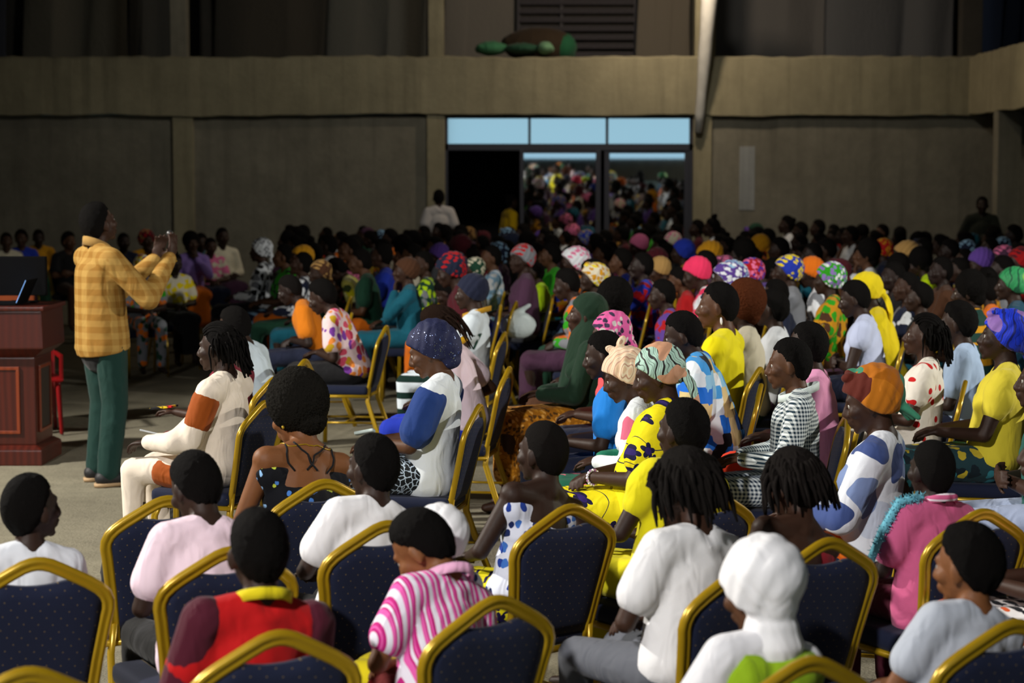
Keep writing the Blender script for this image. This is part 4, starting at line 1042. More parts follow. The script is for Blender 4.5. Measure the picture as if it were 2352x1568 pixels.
person(1852, 737, 1.27, 165, 'boy in pale pink shirt sitting close behind gingham shirt', 'boy in pink behind the gingham shirt', 'short', None, C('#f0a0cc'), C('#d83818'), 0, lean=4, fat=1.1)
person(1812, 774, 1.20, 176, 'boy in blue and white gingham shirt looking left', 'boy in gingham', 'short', None, check('#e4ecec', '#1c3444', .020, False), check('#d0d8dc', '#26364a', .020, False), 2, lean=0, hy=-2, hp=6, ext=.02, collar=C('#dce8e4'), sleeve='long')
person(1962, 642, 1.30, 166, 'woman in tight white-lilac T-shirt with bare arms raised to her chin', 'woman in the lilac-white T-shirt', 'short', None, C('#c9d3f2'), Nv, 0, lean=6, hp=14, arms='cross', fem=True, fat=1.15, sleeve='cap')
person(2122, 716, 1.25, 166, 'girl with short braids in white ruffled blouse with red dots', 'girl in the dotted blouse', 'cornrows', None, spots('#efe9dc', '#c81e1e', 9.0, .17), spots('#efe9dc', '#c81e1e', 9.0, .17), 1, lean=-4, hp=-4, fem=True, sleeve='puff', kind='skirt')
person(2198, 688, 1.27, 160, 'person in pale blue T-shirt sitting just behind red-dotted blouse', 'person in pale blue', 'thick', None, C('#b4cdee'), Nv, 0, lean=4, hp=4)
person(2302, 704, 1.31, 166, 'woman in royal blue metallic headscarf and sheer yellow blouse', 'woman in the royal blue headscarf', 'knotwrap', swirl('#1436d8', '#0c1a78', '#8a64b0', 6.0), C('#e0cf3a'), blotch('#1d3a40', '#2f7a86 #b8a42c #0c1c24', 16., .35), 0, lean=-5, hp=-2, fem=True, kind='skirt', sleeve='puff', fat=1.1)
person(2222, 618, 1.30, 168, 'person with large dark hair in green jersey edged orange and white', 'person in the green jersey', 'smallafro', None, stripes('#1c4038', '#1c4038', 'Z', .24, .24, '#d89a18'), Bk, 0, lean=4, hp=6)
person(2322, 612, 1.31, 164, 'woman in green draped headscarf at the right edge', 'woman in the green headscarf', 'scarftail', swirl('#2f9a5c', '#14583a', '#7ab84a', 5.0), C('#1c4860'), Bk, 0, lean=3, fem=True, kind='skirt')
person(2110, 566, 1.32, 166, 'person with big dark hair in lime-yellow top', 'person in lime yellow', 'smallafro', None, C('#c4e600'), Bk, 0, lean=18, hp=10, fem=True, sleeve='long', vox=.010)
person(2392, 808, 1.25, 168, 'person at right edge in dark teal top with arms folded', 'person in dark teal', 'short', None, C('#14584e'), C('#aebbd8'), 1, lean=4, arms='cross')
person(2420, 950, 1.22, 158, 'woman at right edge in white dress with red and green flowers', 'woman in the flowered white dress', 'short', None, blotch('#ece8e6', '#c81e2c #14583a #d85a24 #10141c #e07090', 20., .40), blotch('#ece8e6', '#c81e2c #14583a #d85a24 #10141c #e07090', 20., .40), 1, lean=8, fem=True, kind='skirt', arms='lap')
# left block, nearest the stage
whb = C('#e9dccb')
cr, cp = person(500, 736, 1.27, 160, 'woman with gathered braids in cream suit with rust-brown patches, pen in hand', 'woman in the cream suit', 'cornrows', None, whb, whb, 0, lean=-2, hy=4, hp=4, fem=True, sleeve='long', vox=.0075, arms=('lap', dict(e=V(.13, .25, .72), w=V(.36, .13, .70), h=V(.95, -.2, -.15), n=V(0, 0, -1))))
rust = C('#9a4a10')
for s_ in (1, -1):
    g = Geo(); g.cap(cp.sh[s_] * .82 + cp.el[s_] * .18, cp.sh[s_] * .40 + cp.el[s_] * .60, .0745, .0700); hang(cr, cp, 'rust_patch', rust, me=g.remesh(.009, 2, .004, 3))
    g = Geo(); g.cap(cp.hip[s_] * .42 + cp.kn[s_] * .58 + V(0, s_ * .012, -.005), cp.hip[s_] * .62 + cp.kn[s_] * .38 + V(0, s_ * .012, -.02), .077, .085); hang(cr, cp, 'rust_patch', rust, me=g.remesh(.009, 2))
pn = empty('pen'); hw_ = cr.matrix_basis @ Vector(cp.wr[1] + V(.07, .02, .028)); pn.location = hw_; pn.rotation_euler = (0, R(-14), cr.rotation_euler.z + .5); tag(pn, 'blue and clear ballpoint pen in hand of the woman in cream', 'pen')
Geo().cap((-.07, 0, 0), (.07, 0, 0), .0045).obj('barrel', plain('clear_plastic', (.6, .65, .7), .2), pn); Geo().cap((-.09, 0, 0), (-.035, 0, 0), .0062).obj('pen_cap', plain('blue_plastic', (.01, .06, .75), .3), pn)
person(536, 702, 1.24, 166, 'person with dark hair in white and grey-green shirt behind woman in cream', 'person in white behind the cream suit', 'short', None, stripes('#d6e6f0', '#d6e6f0', 'Z', .5, .5), C('#3c4a50'), 0, lean=20, hp=12, arms='lap', fat=1.1)
mr, mp_ = person(512, 742, 1.17, 158, 'person in maroon shirt holding a phone, beyond the woman in cream', 'person in maroon', 'short', None, C('#6f0f24'), C('#6a0c20'), 1, lean=6, hp=8, arms=('phone', 'phone'))
ph = empty('phone'); ph.location = mr.matrix_basis @ Vector(mp_.wr[1] + V(.10, -.02, .025)); ph.rotation_euler = (0, R(8), mr.rotation_euler.z); tag(ph, 'phone in black, red and yellow case held out over the aisle', 'phone')
Geo().box((-.07, -.036, -.005), (.075, .036, .006)).obj('case', blotch('#0c0c10', '#0c0c10 #c81e18 #0c0c10 #d8b814', 40., 1.2), ph, False, .003)
sq, sqp = person(985, 738, 1.29, 168, 'woman in sequinned navy bonnet and white T-shirt with blue sleeves', 'woman in the sequinned bonnet', 'bonnet', sequin('#0a1340', '#9fb4f0'), C('#e6edf2'), blotch('#0d1114', '#c8d4e0 #0d1114', 38., .0, 'EUCLIDEAN', '#a8b8c8'), 2, lean=-6, hy=4, hp=24, arms='lap', fem=True, kind='skirt', sleeve='cap', vox=.0075, ext=.03)
for s_ in (1, -1):
    g = Geo(); g.cap(sqp.sh[s_] * .9 + sqp.el[s_] * .1, sqp.sh[s_] * .30 + sqp.el[s_] * .70, .084, .088); hang(sq, sqp, 'blue_sleeve', C('#1f3c7c'), me=g.remesh(.01, 2, .005, 3))
g = Geo(); fe = sqp.wr[1] - sqp.el[1]; fe = fe / np.linalg.norm(fe); u_ = np.cross(fe, V(0, 0, 1)); u_ /= np.linalg.norm(u_); v_ = np.cross(fe, u_)
for t_ in np.linspace(0, 2 * math.pi, 14, endpoint=False):
    for dd in (0, .016): g.ell(sqp.wr[1] - fe * (.02 + dd) + (u_ * math.cos(t_) + v_ * math.sin(t_)) * .034, V(.008, .008, .008), None, 7, 5)
hang(sq, sqp, 'pearl_bracelet', C('#e0e0e4'), g)
g = Geo(); g.box((-.05, -.02, -.008), (.05, .02, .008)); ti = g.obj('tissue', C('#c4d2cc'), None, True, .006); ti.location = sq.matrix_basis @ Vector(V(.33, .02, .765)); ti.rotation_euler = (.3, .2, 2.9); tag(ti, 'crumpled pale tissue on lap of woman in sequinned bonnet', 'tissue')
dr, dp = person(1003, 699, 1.27, 170, 'person with long brown-tipped dreadlocks in pale pink and yellow shirt', 'person with long dreadlocks', 'ponydreads', hairmat('#1c1009'), C('#e8d6e2'), C('#1c34b0'), 1, lean=14, hp=24, arms=('lap', 'back'), fat=1.1, collar=C('#d8a810'))
person(1022, 640, 1.25, 172, 'person in royal blue shirt bent forward with head down', 'person bowed in royal blue', 'short', None, C('#1c34b8'), C('#102a2a'), 0, lean=42, hp=30, arms='clasp', fat=1.1, ext=.03)
nr, np_ = person(1080, 628, 1.30, 170, 'man in navy cap and white jersey with number seven, legs left', 'man in the number seven jersey', 'cap', C('#161c34'), C('#dbe6ee'), stripes('#dbe6ee', '#0c2a24', 'Z', .12, .4), 0, lean=-3, hp=6, sleeve='cap', ext=.04, collar=C('#b88a1c'))
jersey = [c for c in nr.children if c.name.startswith('shirt')][0]
conform_text(nr, jersey, '7', V(0, 0, .0) + np_.U(-.02, .02, .22), np_.A @ V(.25, -1, 0), np_.A @ V(0, 0, 1), .17, C('#0c3c2c'), 'jersey_number')
pink_shirt = [c for c in dr.children if c.name.startswith('shirt')][0]
conform_text(dr, pink_shirt, 'TE GA', dp.U(.06, .0, .20), V(-.35, -1, -.3), V(.5, 0, 1), .05, C('#20242c'), 'shirt_lettering')
fr_, fp_ = person(738, 639, 1.28, 172, 'woman with rounded black hair in pink, purple and orange flowered blouse', 'woman in the flowered blouse', 'thick', None, blotch('#e8cfd2', '#7a3aa0 #d8506a #e88a3a #c8a018 #e070a0 #b03050', 13., .42), Bk, 0, lean=22, hp=18, arms='lap', fem=True, kind='skirt', fat=1.1)
person(664, 630, 1.27, 184, 'bald-headed man with glossy brow in orange shirt bending forward', 'man in the orange shirt', 'buzz', hairmat('#100d0c'), C('#d87a10'), Nv, 4, lean=24, hp=18, hy=-10, arms='clasp')
person(772, 590, 1.27, 176, 'person in yellow-green leafy shirt stooping, behind flowered blouse', 'person in the leafy shirt', 'thick', None, blotch('#cfc860', '#5a6a30 #e8e4a0 #d8d018 #3a4a24', 10., .5), C('#e8eef0'), 0, lean=34, hp=30, arms='clasp', fat=1.1, vox=.010)
def top_chair(px, py, rz, label, h=.912):
    P = at_h(px, py, h); c_, s_ = math.cos(R(rz)), math.sin(R(rz)); return chair(P.x + c_ * .31, P.y + s_ * .31, R(rz), label, 'banquet chairs')
for px, py, rz, lb in ((85, 1280, 114, 'navy dotted chair back at left edge, under boy looking right'),
                       (530, 1255, 119, 'chair holding boy in pale pink T-shirt, behind red jersey'),
                       (640, 1447, 117, 'chair of boy in red jersey, its gold crown cut by bottom edge'),
                       (745, 1100, 122, 'chair holding woman with afro, right of her shoulder'),
                       (890, 1195, 121, 'chair holding boy in bright white, beside striped woman\'s face'),
                       (1140, 1367, 130, 'chair of woman in pink stripes at bottom centre'),
                       (1310, 1157, 128, 'tall navy chair back under bare-shouldered child, fully in view'),
                       (1640, 1128, 126, 'chair of child in plain yellow, right of dreadlocks'),
                       (1718, 1290, 128, 'chair of man with dreadlocks, left of white headcloth'),
                       (1905, 1234, 122, 'chair of woman with bare shoulders and dreadlocks'),
                       (1862, 1507, 118, 'chair of woman in white headcloth, only its top shows'),
                       (2258, 1168, 118, 'chair of boy in pink polo, mostly hidden'),
                       (2332, 1422, 114, 'chair of boy in grey-white at bottom right corner')):
    top_chair(px, py, rz, lb)
# ------------------------------------------------------------------ crowd further back
rr = random.Random(11)
K = dict(white='#e4e8ee', cream='#d8d0b8', black='#101013', navy='#141c34', blue='#1c34a8', sky='#8fb8d8', teal='#0f5c70', green='#2c9a14', dgreen='#16402e', lime='#b8e010', yellow='#e8d010', mustard='#c48a10', orange='#e0700c', red='#a80f14',
         pink='#e0709c', hot='#f03464', purple='#5a3c90', plum='#4a2c44', grey='#7c7f86', brown='#4a2c18', maroon='#4c0f1c', lilac='#8a70b8', tan='#b08a50')
def cm(k, sc=15.0):
    if k.startswith('p:'):                                          # print: base, then colours
        cs = [K[c] for c in k[2:].split('+')]; return blotch(cs[0], ' '.join(cs[1:] + cs[:1]), sc, .5)
    return cloth(K[k])
def cw(k): return k[2:].split('+')[0] + ' print' if k.startswith('p:') else k
# x, y, height, facing, hair, hair/wrap colour, top, figure, skin, what
FAR = [
 (597, 545, 1.34, 180, 'scarftail', 'p:white+grey', 'p:white+black+grey', 4, 1, 'woman with long black and white headscarf at crowd\'s left end', 'woman in the long white headscarf'),
 (650, 559, 1.30, 205, 'bun', '', 'p:green+black', 4, 2, 'woman with orange-lit face and hair tied back, right of long white headscarf', 'woman with hair tied back'),
 (690, 562, 1.28, 195, 'wrap', 'mustard', 'cream', 5, 1, 'woman in dark mustard headscarf, half hidden beside hair tied back', 'woman in the mustard headscarf'),
 (716, 555, 1.30, 190, 'thick', '', 'grey', 3, 0, 'person in grey between mustard headscarf and tall man', 'person in grey'),
 (752, 537, 1.34, 170, 'short', '', 'white', 0, 0, 'tall man with white collar standing above his row', 'tall man with white collar'),
 (800, 541, 1.32, 195, 'thick', '', 'p:black+pink', 5, 2, 'woman with bright round earring in black lace top', 'woman in black lace'),
 (893, 523, 1.33, 185, 'thick', '', 'orange', 5, 0, 'person in orange collar at back left of crowd', 'person with orange collar'),
 (876, 557, 1.32, 182, 'short', '', 'blue', 4, 1, 'woman in royal blue satin dress, short hair', 'woman in royal blue satin'),
 (944, 528, 1.32, 185, 'smallafro', '', 'orange', 1, 0, 'person with large dark hair and orange-white collar', 'person with large dark hair'),
 (930, 590, 1.27, 182, 'wrap', 'brown', 'teal', 5, 1, 'woman in brown headscarf and teal dress', 'woman in teal'),
 (970, 575, 1.32, 182, 'short', '', 'p:dgreen+lime+grey', 7, 1, 'woman in green dress splashed with yellow', 'woman in green and yellow'),
 (998, 542, 1.30, 185, 'short', '', 'grey', 0, 1, 'person in grey in front of man at doorway', 'person in grey near the doorway'),
 (1032, 582, 1.32, 184, 'bigwrap', 'p:navy+red', 'maroon', 3, 0, 'woman in navy headscarf spotted bright red', 'woman in the red-spotted headscarf'),
 (1052, 527, 1.33, 180, 'thick', '', 'black', 0, 0, 'dark-haired person in black at left jamb of doorway', 'person in black at the doorway'),
 (1085, 590, 1.27, 180, 'wrap', 'p:dgreen+cream', 'p:cream+grey', 5, 1, 'woman in pale green headscarf behind navy cap', 'woman in pale green'),
 (1126, 562, 1.32, 186, 'short', '', 'p:sky+white', 2, 2, 'person in sky blue and white shirt', 'person in sky blue'),
 (1168, 520, 1.30, 180, 'short', '', 'black', 0, 0, 'person in black under the open doorway', 'person under the doorway'),
 (1196, 560, 1.34, 182, 'wrap', 'p:grey+red', 'plum', 7, 0, 'large woman in grey-red headscarf and plum sleeveless dress', 'woman in plum'),
 (1205, 529, 1.30, 182, 'smallafro', '', 'navy', 0, 0, 'person with bushy hair in navy left of the mirrored panes', 'person with bushy hair'),
 (1262, 556, 1.31, 200, 'thick', '', 'green', 4, 2, 'person in bright green dress facing right of camera', 'person in bright green'),
 (1228, 600, 1.20, 182, 'short', '', 'lime', 1, 0, 'child in lime green dress on gold chair', 'child in lime green'),
 (1314, 566, 1.32, 178, 'bigwrap', 'p:white+pink', 'p:mustard+orange+blue', 5, 0, 'woman in white headscarf and orange wax-print dress', 'woman in the white and pink headscarf'),
 (1342, 527, 1.33, 178, 'scarftail', 'p:blue+tan+grey', 'purple', 4, 0, 'woman in blue headscarf with gold edge', 'woman in the blue and gold headscarf'),
 (1312, 514, 1.32, 180, 'wrap', 'p:pink+brown', 'brown', 3, 0, 'woman in dusty pink headscarf before left mirrored pane', 'woman in dusty pink'),
 (1300, 615, 1.30, 176, 'short', '', 'p:grey+orange+green', 3, 0, 'dark profile in grey and orange printed dress', 'dark profile in orange print'),
 (1360, 600, 1.30, 178, 'knotwrap', 'p:cream+yellow+mustard', 'dgreen', 5, 0, 'woman in cream and golden yellow knotted headscarf', 'woman in the golden knotted headscarf'),
 (1400, 634, 1.32, 172, 'smallafro', '', 'navy', 0, 0, 'person with round black hair behind dark green veil', 'person behind the green veil'),
 (1388, 527, 1.31, 178, 'short', '', 'purple', 0, 0, 'person with short hair in purple by the mirrored pane', 'person in purple'),
 (1398, 552, 1.28, 175, 'short', '', 'pink', 1, 1, 'child in mauve top in middle of crowd', 'child in mauve'),
 (1425, 568, 1.31, 190, 'thick', '', 'blue', 4, 2, 'woman with orange-lit face in blue top', 'woman in blue'),
 (1425, 508, 1.30, 178, 'topbun', '', 'brown', 1, 0, 'person with top knot before centre of mirrored doors', 'person with a top knot'),
 (1466, 538, 1.33, 176, 'cap', 'pink', 'maroon', 3, 0, 'person in dusty pink cap', 'person in the dusty pink cap'),
 (1484, 511, 1.32, 176, 'puff', '', 'green', 0, 0, 'person in leaf green with hair puff at back', 'person in leaf green'),
 (1472, 578, 1.32, 178, 'short', '', 'p:blue+red', 5, 4, 'dark-faced person in red sash over blue', 'person with the red sash'),
 (1512, 590, 1.25, 178, 'wrap', 'tan', 'p:orange+brown', 3, 1, 'woman in tan headscarf and orange print', 'woman in tan'),
 (1543, 533, 1.31, 178, 'wrap', 'p:cream+pink', 'black', 3, 0, 'woman in cream headscarf behind royal blue one', 'woman in the cream headscarf'),
 (1566, 548, 1.34, 176, 'scarftail', 'blue', 'mustard', 4, 0, 'woman in plain royal blue headscarf and mustard dress', 'woman in the plain royal blue headscarf'),
 (1520, 640, 1.24, 178, 'short', '', 'p:purple+red', 1, 0, 'child in purple and red clapping in mid crowd', 'child in purple'),
 (1550, 512, 1.31, 176, 'short', '', 'black', 0, 0, 'short-haired person in black before right mirrored pane', 'person in black before the right pane'),
 (1600, 503, 1.33, 174, 'thick', '', 'maroon', 2, 0, 'person in maroon beside the doorway\'s right column', 'person in maroon by the column'),
 (1634, 489, 1.42, 172, 'topbun', '', 'white', 0, 0, 'tall person with high bun and white shirt', 'person with the high bun'),
 (1626, 556, 1.32, 174, 'bigwrap', 'mustard', 'white', 3, 0, 'woman in golden yellow headscarf with black band', 'woman in golden yellow'),
 (1598, 590, 1.34, 176, 'cap', 'hot', 'p:hot+white', 3, 0, 'woman in hot pink cap and pink-trimmed blouse', 'woman in the hot pink cap'),
 (1668, 598, 1.33, 172, 'bigwrap', 'p:purple+sky+white', 'navy', 5, 0, 'woman in purple, turquoise and white headscarf', 'woman in the turquoise and purple headscarf'),
 (1684, 616, 1.30, 170, 'wrap', 'lime', 'brown', 3, 0, 'woman in neon lime headband scarf', 'woman in neon lime'),
 (1700, 636, 1.33, 172, 'afro', 'brown', 'cream', 5, 0, 'woman with bushy copper-brown wig and cream top', 'woman with the copper wig'),
 (1722, 594, 1.32, 172, 'wrap', 'p:red+blue+pink', 'grey', 3, 0, 'woman in red, blue and coral headscarf', 'woman in red and blue'),
 (1702, 545, 1.34, 176, 'smallafro', '', 'black', 0, 4, 'dark person with bushy hair left of amber headscarf', 'dark person with bushy hair'),
 (1742, 537, 1.33, 172, 'scarftail', 'mustard', 'orange', 4, 1, 'woman in amber headscarf hanging down her back', 'woman in amber'),
 (1762, 523, 1.33, 172, 'short', '', 'dgreen', 0, 0, 'man in dark green behind amber headscarf', 'man in dark green'),
 (1806, 494, 1.38, 182, 'bun', '', 'white', 0, 0, 'person with pale hair clip, highest of right back rows', 'person with the pale hair clip'),
 (1838, 508, 1.37, 178, 'short', '', 'grey', 1, 0, 'man in grey beside pale hair clip', 'man in grey'),
 (1878, 503, 1.37, 175, 'short', '', 'cream', 0, 0, 'man in cream at far wall, light behind head', 'man in cream'),
 (1864, 556, 1.33, 178, 'short', '', 'teal', 2, 4, 'dark man in teal above orange cap', 'man in teal'),
 (1896, 545, 1.33, 174, 'thick', '', 'dgreen', 1, 1, 'man in bottle green right of teal man', 'man in bottle green'),
 (1806, 584, 1.34, 172, 'wrap', 'p:blue+yellow', 'grey', 5, 0, 'woman in blue and yellow headscarf leaning left', 'woman in the blue and yellow headscarf'),
 (1780, 640, 1.24, 172, 'short', '', 'navy', 1, 0, 'child in white-trimmed navy top', 'child in navy'),
 (1860, 590, 1.33, 170, 'cap', 'orange', 'p:white+grey', 3, 0, 'woman in plain orange cap and white blouse', 'woman in the plain orange cap'),
 (1903, 600, 1.34, 170, 'scarftail', 'p:green+white+lilac', 'p:mustard+green+brown', 4, 0, 'woman in pale green and white headscarf over printed dress', 'woman in the pale green headscarf'),
 (1953, 517, 1.36, 190, 'short', '', 'white', 4, 1, 'person in white with orange lanyard by the far wall', 'person with the orange lanyard'),
 (1988, 545, 1.36, 174, 'smallafro', '', 'white', 5, 2, 'woman with bushy hair and white cardigan', 'woman in the white cardigan'),
 (2010, 532, 1.34, 174, 'short', '', 'dgreen', 0, 0, 'man in dark green behind white cardigan', 'man behind the white cardigan'),
 (2076, 553, 1.34, 190, 'bigwrap', 'tan', 'teal', 4, 1, 'woman in rounded tan headscarf', 'woman in the tan headscarf'),
 (2050, 600, 1.30, 186, 'short', '', 'black', 2, 4, 'bald dark person in black below tan headscarf', 'dark person in black'),
 (1985, 626, 1.34, 172, 'scarftail', 'yellow', 'yellow', 3, 0, 'woman in lemon yellow headscarf behind lilac-white T-shirt', 'woman in lemon yellow'),
 (2160, 588, 1.31, 180, 'short', '', 'brown', 2, 4, 'dark-faced person with small earring by lime top', 'person by the lime top'),
 (2200, 590, 1.30, 172, 'short', '', 'p:maroon+red', 5, 0, 'woman in dark red dotted dress', 'woman in dotted red'),
 (2252, 570, 1.34, 172, 'wrap', 'purple', 'purple', 3, 0, 'woman in deep purple headscarf and dress', 'woman in deep purple'),
 (2340, 566, 1.34, 172, 'wrap', 'p:red+maroon', 'p:maroon+red', 5, 0, 'woman in crimson headscarf at right edge', 'woman in crimson'),
 (2300, 585, 1.32, 172, 'short', '', 'grey', 0, 4, 'dark person in grey between purple and crimson scarves', 'dark person in grey'),
 (2326, 514, 1.38, 178, 'thick', '', 'black', 0, 4, 'dark person seated under the right gallery', 'person under the gallery'),
 (2180, 548, 1.33, 176, 'short', '', 'navy', 1, 4, 'person in navy near the right back wall', 'person in navy by the back wall'),
 (2120, 545, 1.32, 176, 'buzz', '', 'green', 0, 4, 'person in green behind big dark hair', 'person in green'),
 # rows at the far left facing the other way
 (14, 533, 1.27, -75, 'short', '', 'cream', 0, 1, 'person in cream at far left edge facing camera', 'person in cream at the far left'),
 (48, 525, 1.30, -70, 'thick', '', 'blue', 4, 1, 'person in blue with pale collar, far left', 'person in blue at the far left'),
 (88, 526, 1.28, -75, 'short', '', 'mustard', 1, 4, 'person in brown-yellow behind the lectern', 'person behind the lectern'),
 (158, 530, 1.29, -60, 'thick', '', 'black', 2, 2, 'person in black just left of standing speaker', 'person left of the speaker'),
 (284, 534, 1.28, -60, 'short', '', 'navy', 0, 4, 'dark person just right of standing speaker', 'person right of the speaker'),
 (338, 527, 1.30, -65, 'bigwrap', 'p:maroon+tan+red', 'mustard', 5, 1, 'woman in striped maroon and tan headscarf', 'woman in the striped headscarf'),
 (328, 585, 1.22, -65, 'wrap', 'p:yellow+red+white', 'p:grey+orange+green', 1, 4, 'child in red, white and yellow cap, wax-print wrapper', 'child in the red and yellow cap'),
 (402, 580, 1.22, -60, 'short', '', 'p:cream+yellow', 1, 4, 'child in yellow-cream shirt and black trousers', 'child in yellow-cream'),
 (440, 529, 1.30, -70, 'smallafro', '', 'lilac', 5, 1, 'woman in lilac T-shirt and orange skirt', 'woman in lilac'),
 (462, 534, 1.24, -70, 'thick', '', 'teal', 1, 0, 'child behind the woman in lilac', 'child behind lilac'),
 (484, 545, 1.24, -65, 'short', '', 'p:pink+cream', 1, 1, 'child in pink and cream beside blue bag', 'child in pink and cream'),
 (511, 522, 1.33, -60, 'short', '', 'cream', 0, 0, 'man in speckled cream shirt at row end', 'man in speckled cream'),
]
skirtc = ['black', 'navy', 'brown', 'teal', 'orange', 'dgreen', 'p:mustard+brown', 'p:navy+sky', 'plum', 'grey']
for i, (x, y, h, yw, ht, hc, tp, pr, sk, lb, short) in enumerate(FAR):
    bc = 'orange' if 'orange skirt' in lb else ('p:grey+orange+dgreen' if 'wrapper' in lb else ('black' if 'black trousers' in lb else skirtc[(i * 7) % 10]))
    crowd(x, y, h, yw, ht, cm(hc, 34.0) if hc and ht in WRAPS else (hairmat('#4a2410') if hc else None), cm(tp), cm(bc), pr, sk, lb, short, sleeve=i % 3 == 0, skirt=i % 3 != 1, group='seated audience')
# people that fill the rows between those picked out above
occ = [(r.location.x, r.location.y) for r, _ in PEOPLE]
tops = ['white', 'black', 'black', 'navy', 'navy', 'maroon', 'dgreen', 'mustard', 'grey', 'plum', 'plum', 'sky', 'p:navy+white', 'p:maroon+cream', 'p:brown+mustard', 'red', 'teal', 'cream', 'p:blue+yellow', 'orange', 'purple', 'brown']
wrapc = ['navy', 'maroon', 'plum', 'p:brown+tan', 'p:navy+sky', 'brown', 'dgreen', 'p:red+mustard', 'maroon', 'purple', 'p:plum+pink', 'p:teal+navy']
used = {o['label'] for o in COL.objects if 'label' in o}
n_extra = 0
Y = 11.4
while Y < 30.0 and n_extra < 150:
    X = -.128 * Y + (.25 if Y > 17 else 0); row = rr.uniform(0, .3)
    X += row
    while X < .272 * Y:
        x, y = X + rr.uniform(-.07, .07), Y + rr.uniform(-.1, .1); X += .60
        if Y < 17.5 and x < .9 + (17.5 - Y) * .05: continue
        if x > 6.6 and 28.8 < y: continue
        if any((x - a) ** 2 + (y - b) ** 2 < .52 ** 2 for a, b in occ): continue
        if Y < 13 and rr.random() < .5: continue
        woman = rr.random() < .62; wrapd = woman and rr.random() < .27
        ht = rr.choice(['wrap', 'bigwrap', 'knotwrap', 'scarftail']) if wrapd else rr.choice(['short', 'thick', 'smallafro', 'bun', 'puff', 'topbun'] if woman else ['short', 'short', 'buzz', 'thick'])
        hc = rr.choice(wrapc) if wrapd else ''; tp = rr.choice(tops); pr = rr.choice([3, 4, 5, 7, 8] if woman else [0, 1, 2, 6, 9])
        near = min(PEOPLE[:130], key=lambda q: (q[0].location.x - x) ** 2 + (q[0].location.y - y) ** 2)
        q = near[0].location; rel = ('behind' if y > q.y + .25 else ('in front of' if y < q.y - .25 else ('right of' if x > q.x else 'left of')))
        who = 'woman' if woman else 'man'
        desc = (f'{cw(hc)} headscarf' if wrapd else {'short': 'short hair', 'thick': 'thick hair', 'smallafro': 'bushy hair', 'bun': 'hair in a bun', 'puff': 'a hair puff', 'topbun': 'a top knot', 'buzz': 'shaved head'}[ht])
        sht = f'{who} in {cw(tp)} with {desc}'
        lb = f'{sht}, {rel} {near[1]}'
        lb = ' '.join(lb.split()[:16])
        shs = ' '.join(f'{who} in {cw(tp)} {rel} {near[1]}'.split()[:12])
        if lb in used or shs in used: continue
        used.add(shs)
        used.add(lb)
        h = rr.uniform(1.20, 1.33); yw = 172 + rr.uniform(-14, 10)
        crowd(0, 0, h, yw, ht, cm(hc, 34.0) if wrapd else None, cm(tp), cm(rr.choice(skirtc)), pr, rr.choice([0, 0, 1, 1, 2, 4]), lb, shs, sleeve=rr.random() < .4, skirt=woman, loc=(x, y), group='seated audience')
        occ.append((x, y)); n_extra += 1
    Y += .93
print('people', len(PEOPLE), 'extra', n_extra)

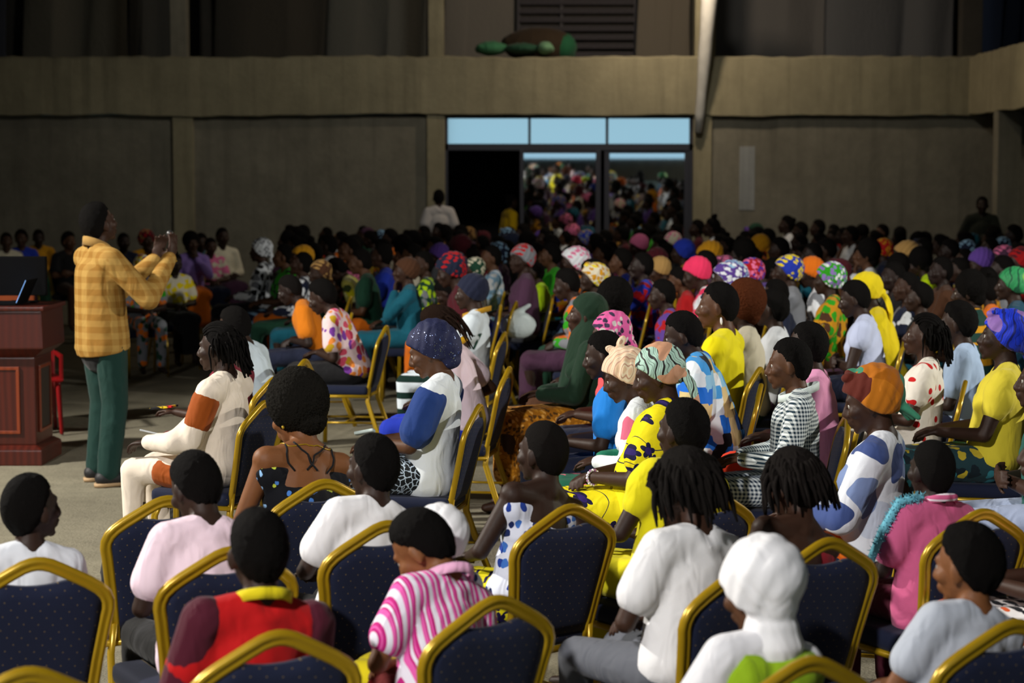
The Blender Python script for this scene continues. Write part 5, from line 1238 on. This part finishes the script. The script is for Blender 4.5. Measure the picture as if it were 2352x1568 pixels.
# ------------------------------------------------------------------ standing figures
def standing(px, py, Yd, yaw, top, bot, label, short, hair='short', arms='down', sleeve='short', sk=0, hm=None):
    p = Pose(0, 0, 0, arms, stand=True); P = at_y(px, py, Yd); S = P.z / (p.top[2] + HX[hair])
    r = empty('person', (P.x, Yd, 0), R(yaw), S)
    meshobj('body', body_geo(p).remesh(.011, 1), skin(sk), r); meshobj('shirt', top_geo(p, sleeve, .08, inf=.024).remesh(.014, 2, .006, 2), top, r)
    meshobj('trousers', bottom_geo(p, 'trousers').remesh(.016, 2, .005, 3), bot, r); meshobj('hair', hair_mesh(hair, 0), hm or hairmat('#0b0908'), r, p.headM())
    finish(r, label, short); return r
standing(1008, 434, 30.5, 100, C('#c2bebe'), C('#20242c'), 'man in grey-white T-shirt standing with his back to us left of doorway', 'man standing at the doorway')
standing(1172, 446, 32.1, 20, C('#d8ae08'), C('#c89c08'), 'person in yellow robe standing half hidden inside the dark doorway', 'person in yellow in the doorway', sleeve='long')
standing(2256, 450, 28.4, 265, C('#1c2018'), C('#14160f'), 'guard in dark olive standing in shadow by right corner', 'guard in the corner', arms=('cross', 'back'), sk=4, sleeve='long')

# ------------------------------------------------------------------ chairs nobody sits on, and small things
ch = top_chair(385, 1138, 118, 'empty navy chair with dark bag on it, left of boy in pale pink')
top_chair(60, 1532, 118, 'chair at the bottom left corner, only its gold top rail showing')
bgm = cloth('#0d0e12'); g = Geo(); g.ell((0, 0, .12), (.15, .11, .13)); g.ell((.04, .03, .20), (.09, .08, .07)); g.tube([(-.08, 0, .2), (-.05, 0, .30), (.05, 0, .31), (.09, 0, .21)], .008, 6)
bag = meshobj('bag', g.remesh(.010, 2, .01, 2), bgm); bag.location = ch.matrix_basis @ Vector((0, 0, .472)); tag(bag, 'black cloth bag on the empty chair by boy in pale pink', 'bag')
# fringed pale blue shawl over the pink polo's left shoulder
g = Geo(); path = [pp_.U(-.06, .12, .505), pp_.U(-.03, .235, .475), pp_.U(.00, .300, .34), pp_.U(.04, .325, .20), pp_.U(.08, .32, .06)]; rf = random.Random(3)
g.tube(path, [.016, .02, .02, .02, .016], 8)
for k_ in range(420):
    u = rf.uniform(0, 3.999); i_ = int(u); a = np.array(path[i_]) * (1 - u + i_) + np.array(path[i_ + 1]) * (u - i_); d_ = V(rf.gauss(0, 1), rf.gauss(0, 1), rf.gauss(0, 1)); d_ /= np.linalg.norm(d_); g.cap(a, a + d_ * .034, .0045, .001, seg=4)
hang(pr_, pp_, 'fringed_trim', C('#6fb8cc'), g)
# carried things
cb = empty('carrier_bag', at_h(1190, 742, .72)); tag(cb, 'white plastic bag with handles on lap of plum-dressed woman', 'bag'); g = Geo(); g.ell((0, 0, -.02), (.16, .11, .12)); g.cap((-.05, 0, .07), (.10, 0, .16), .03, .02); meshobj('bag_body', g.remesh(.012, 2, .012, 4), C('#cfdcdc'), cb)
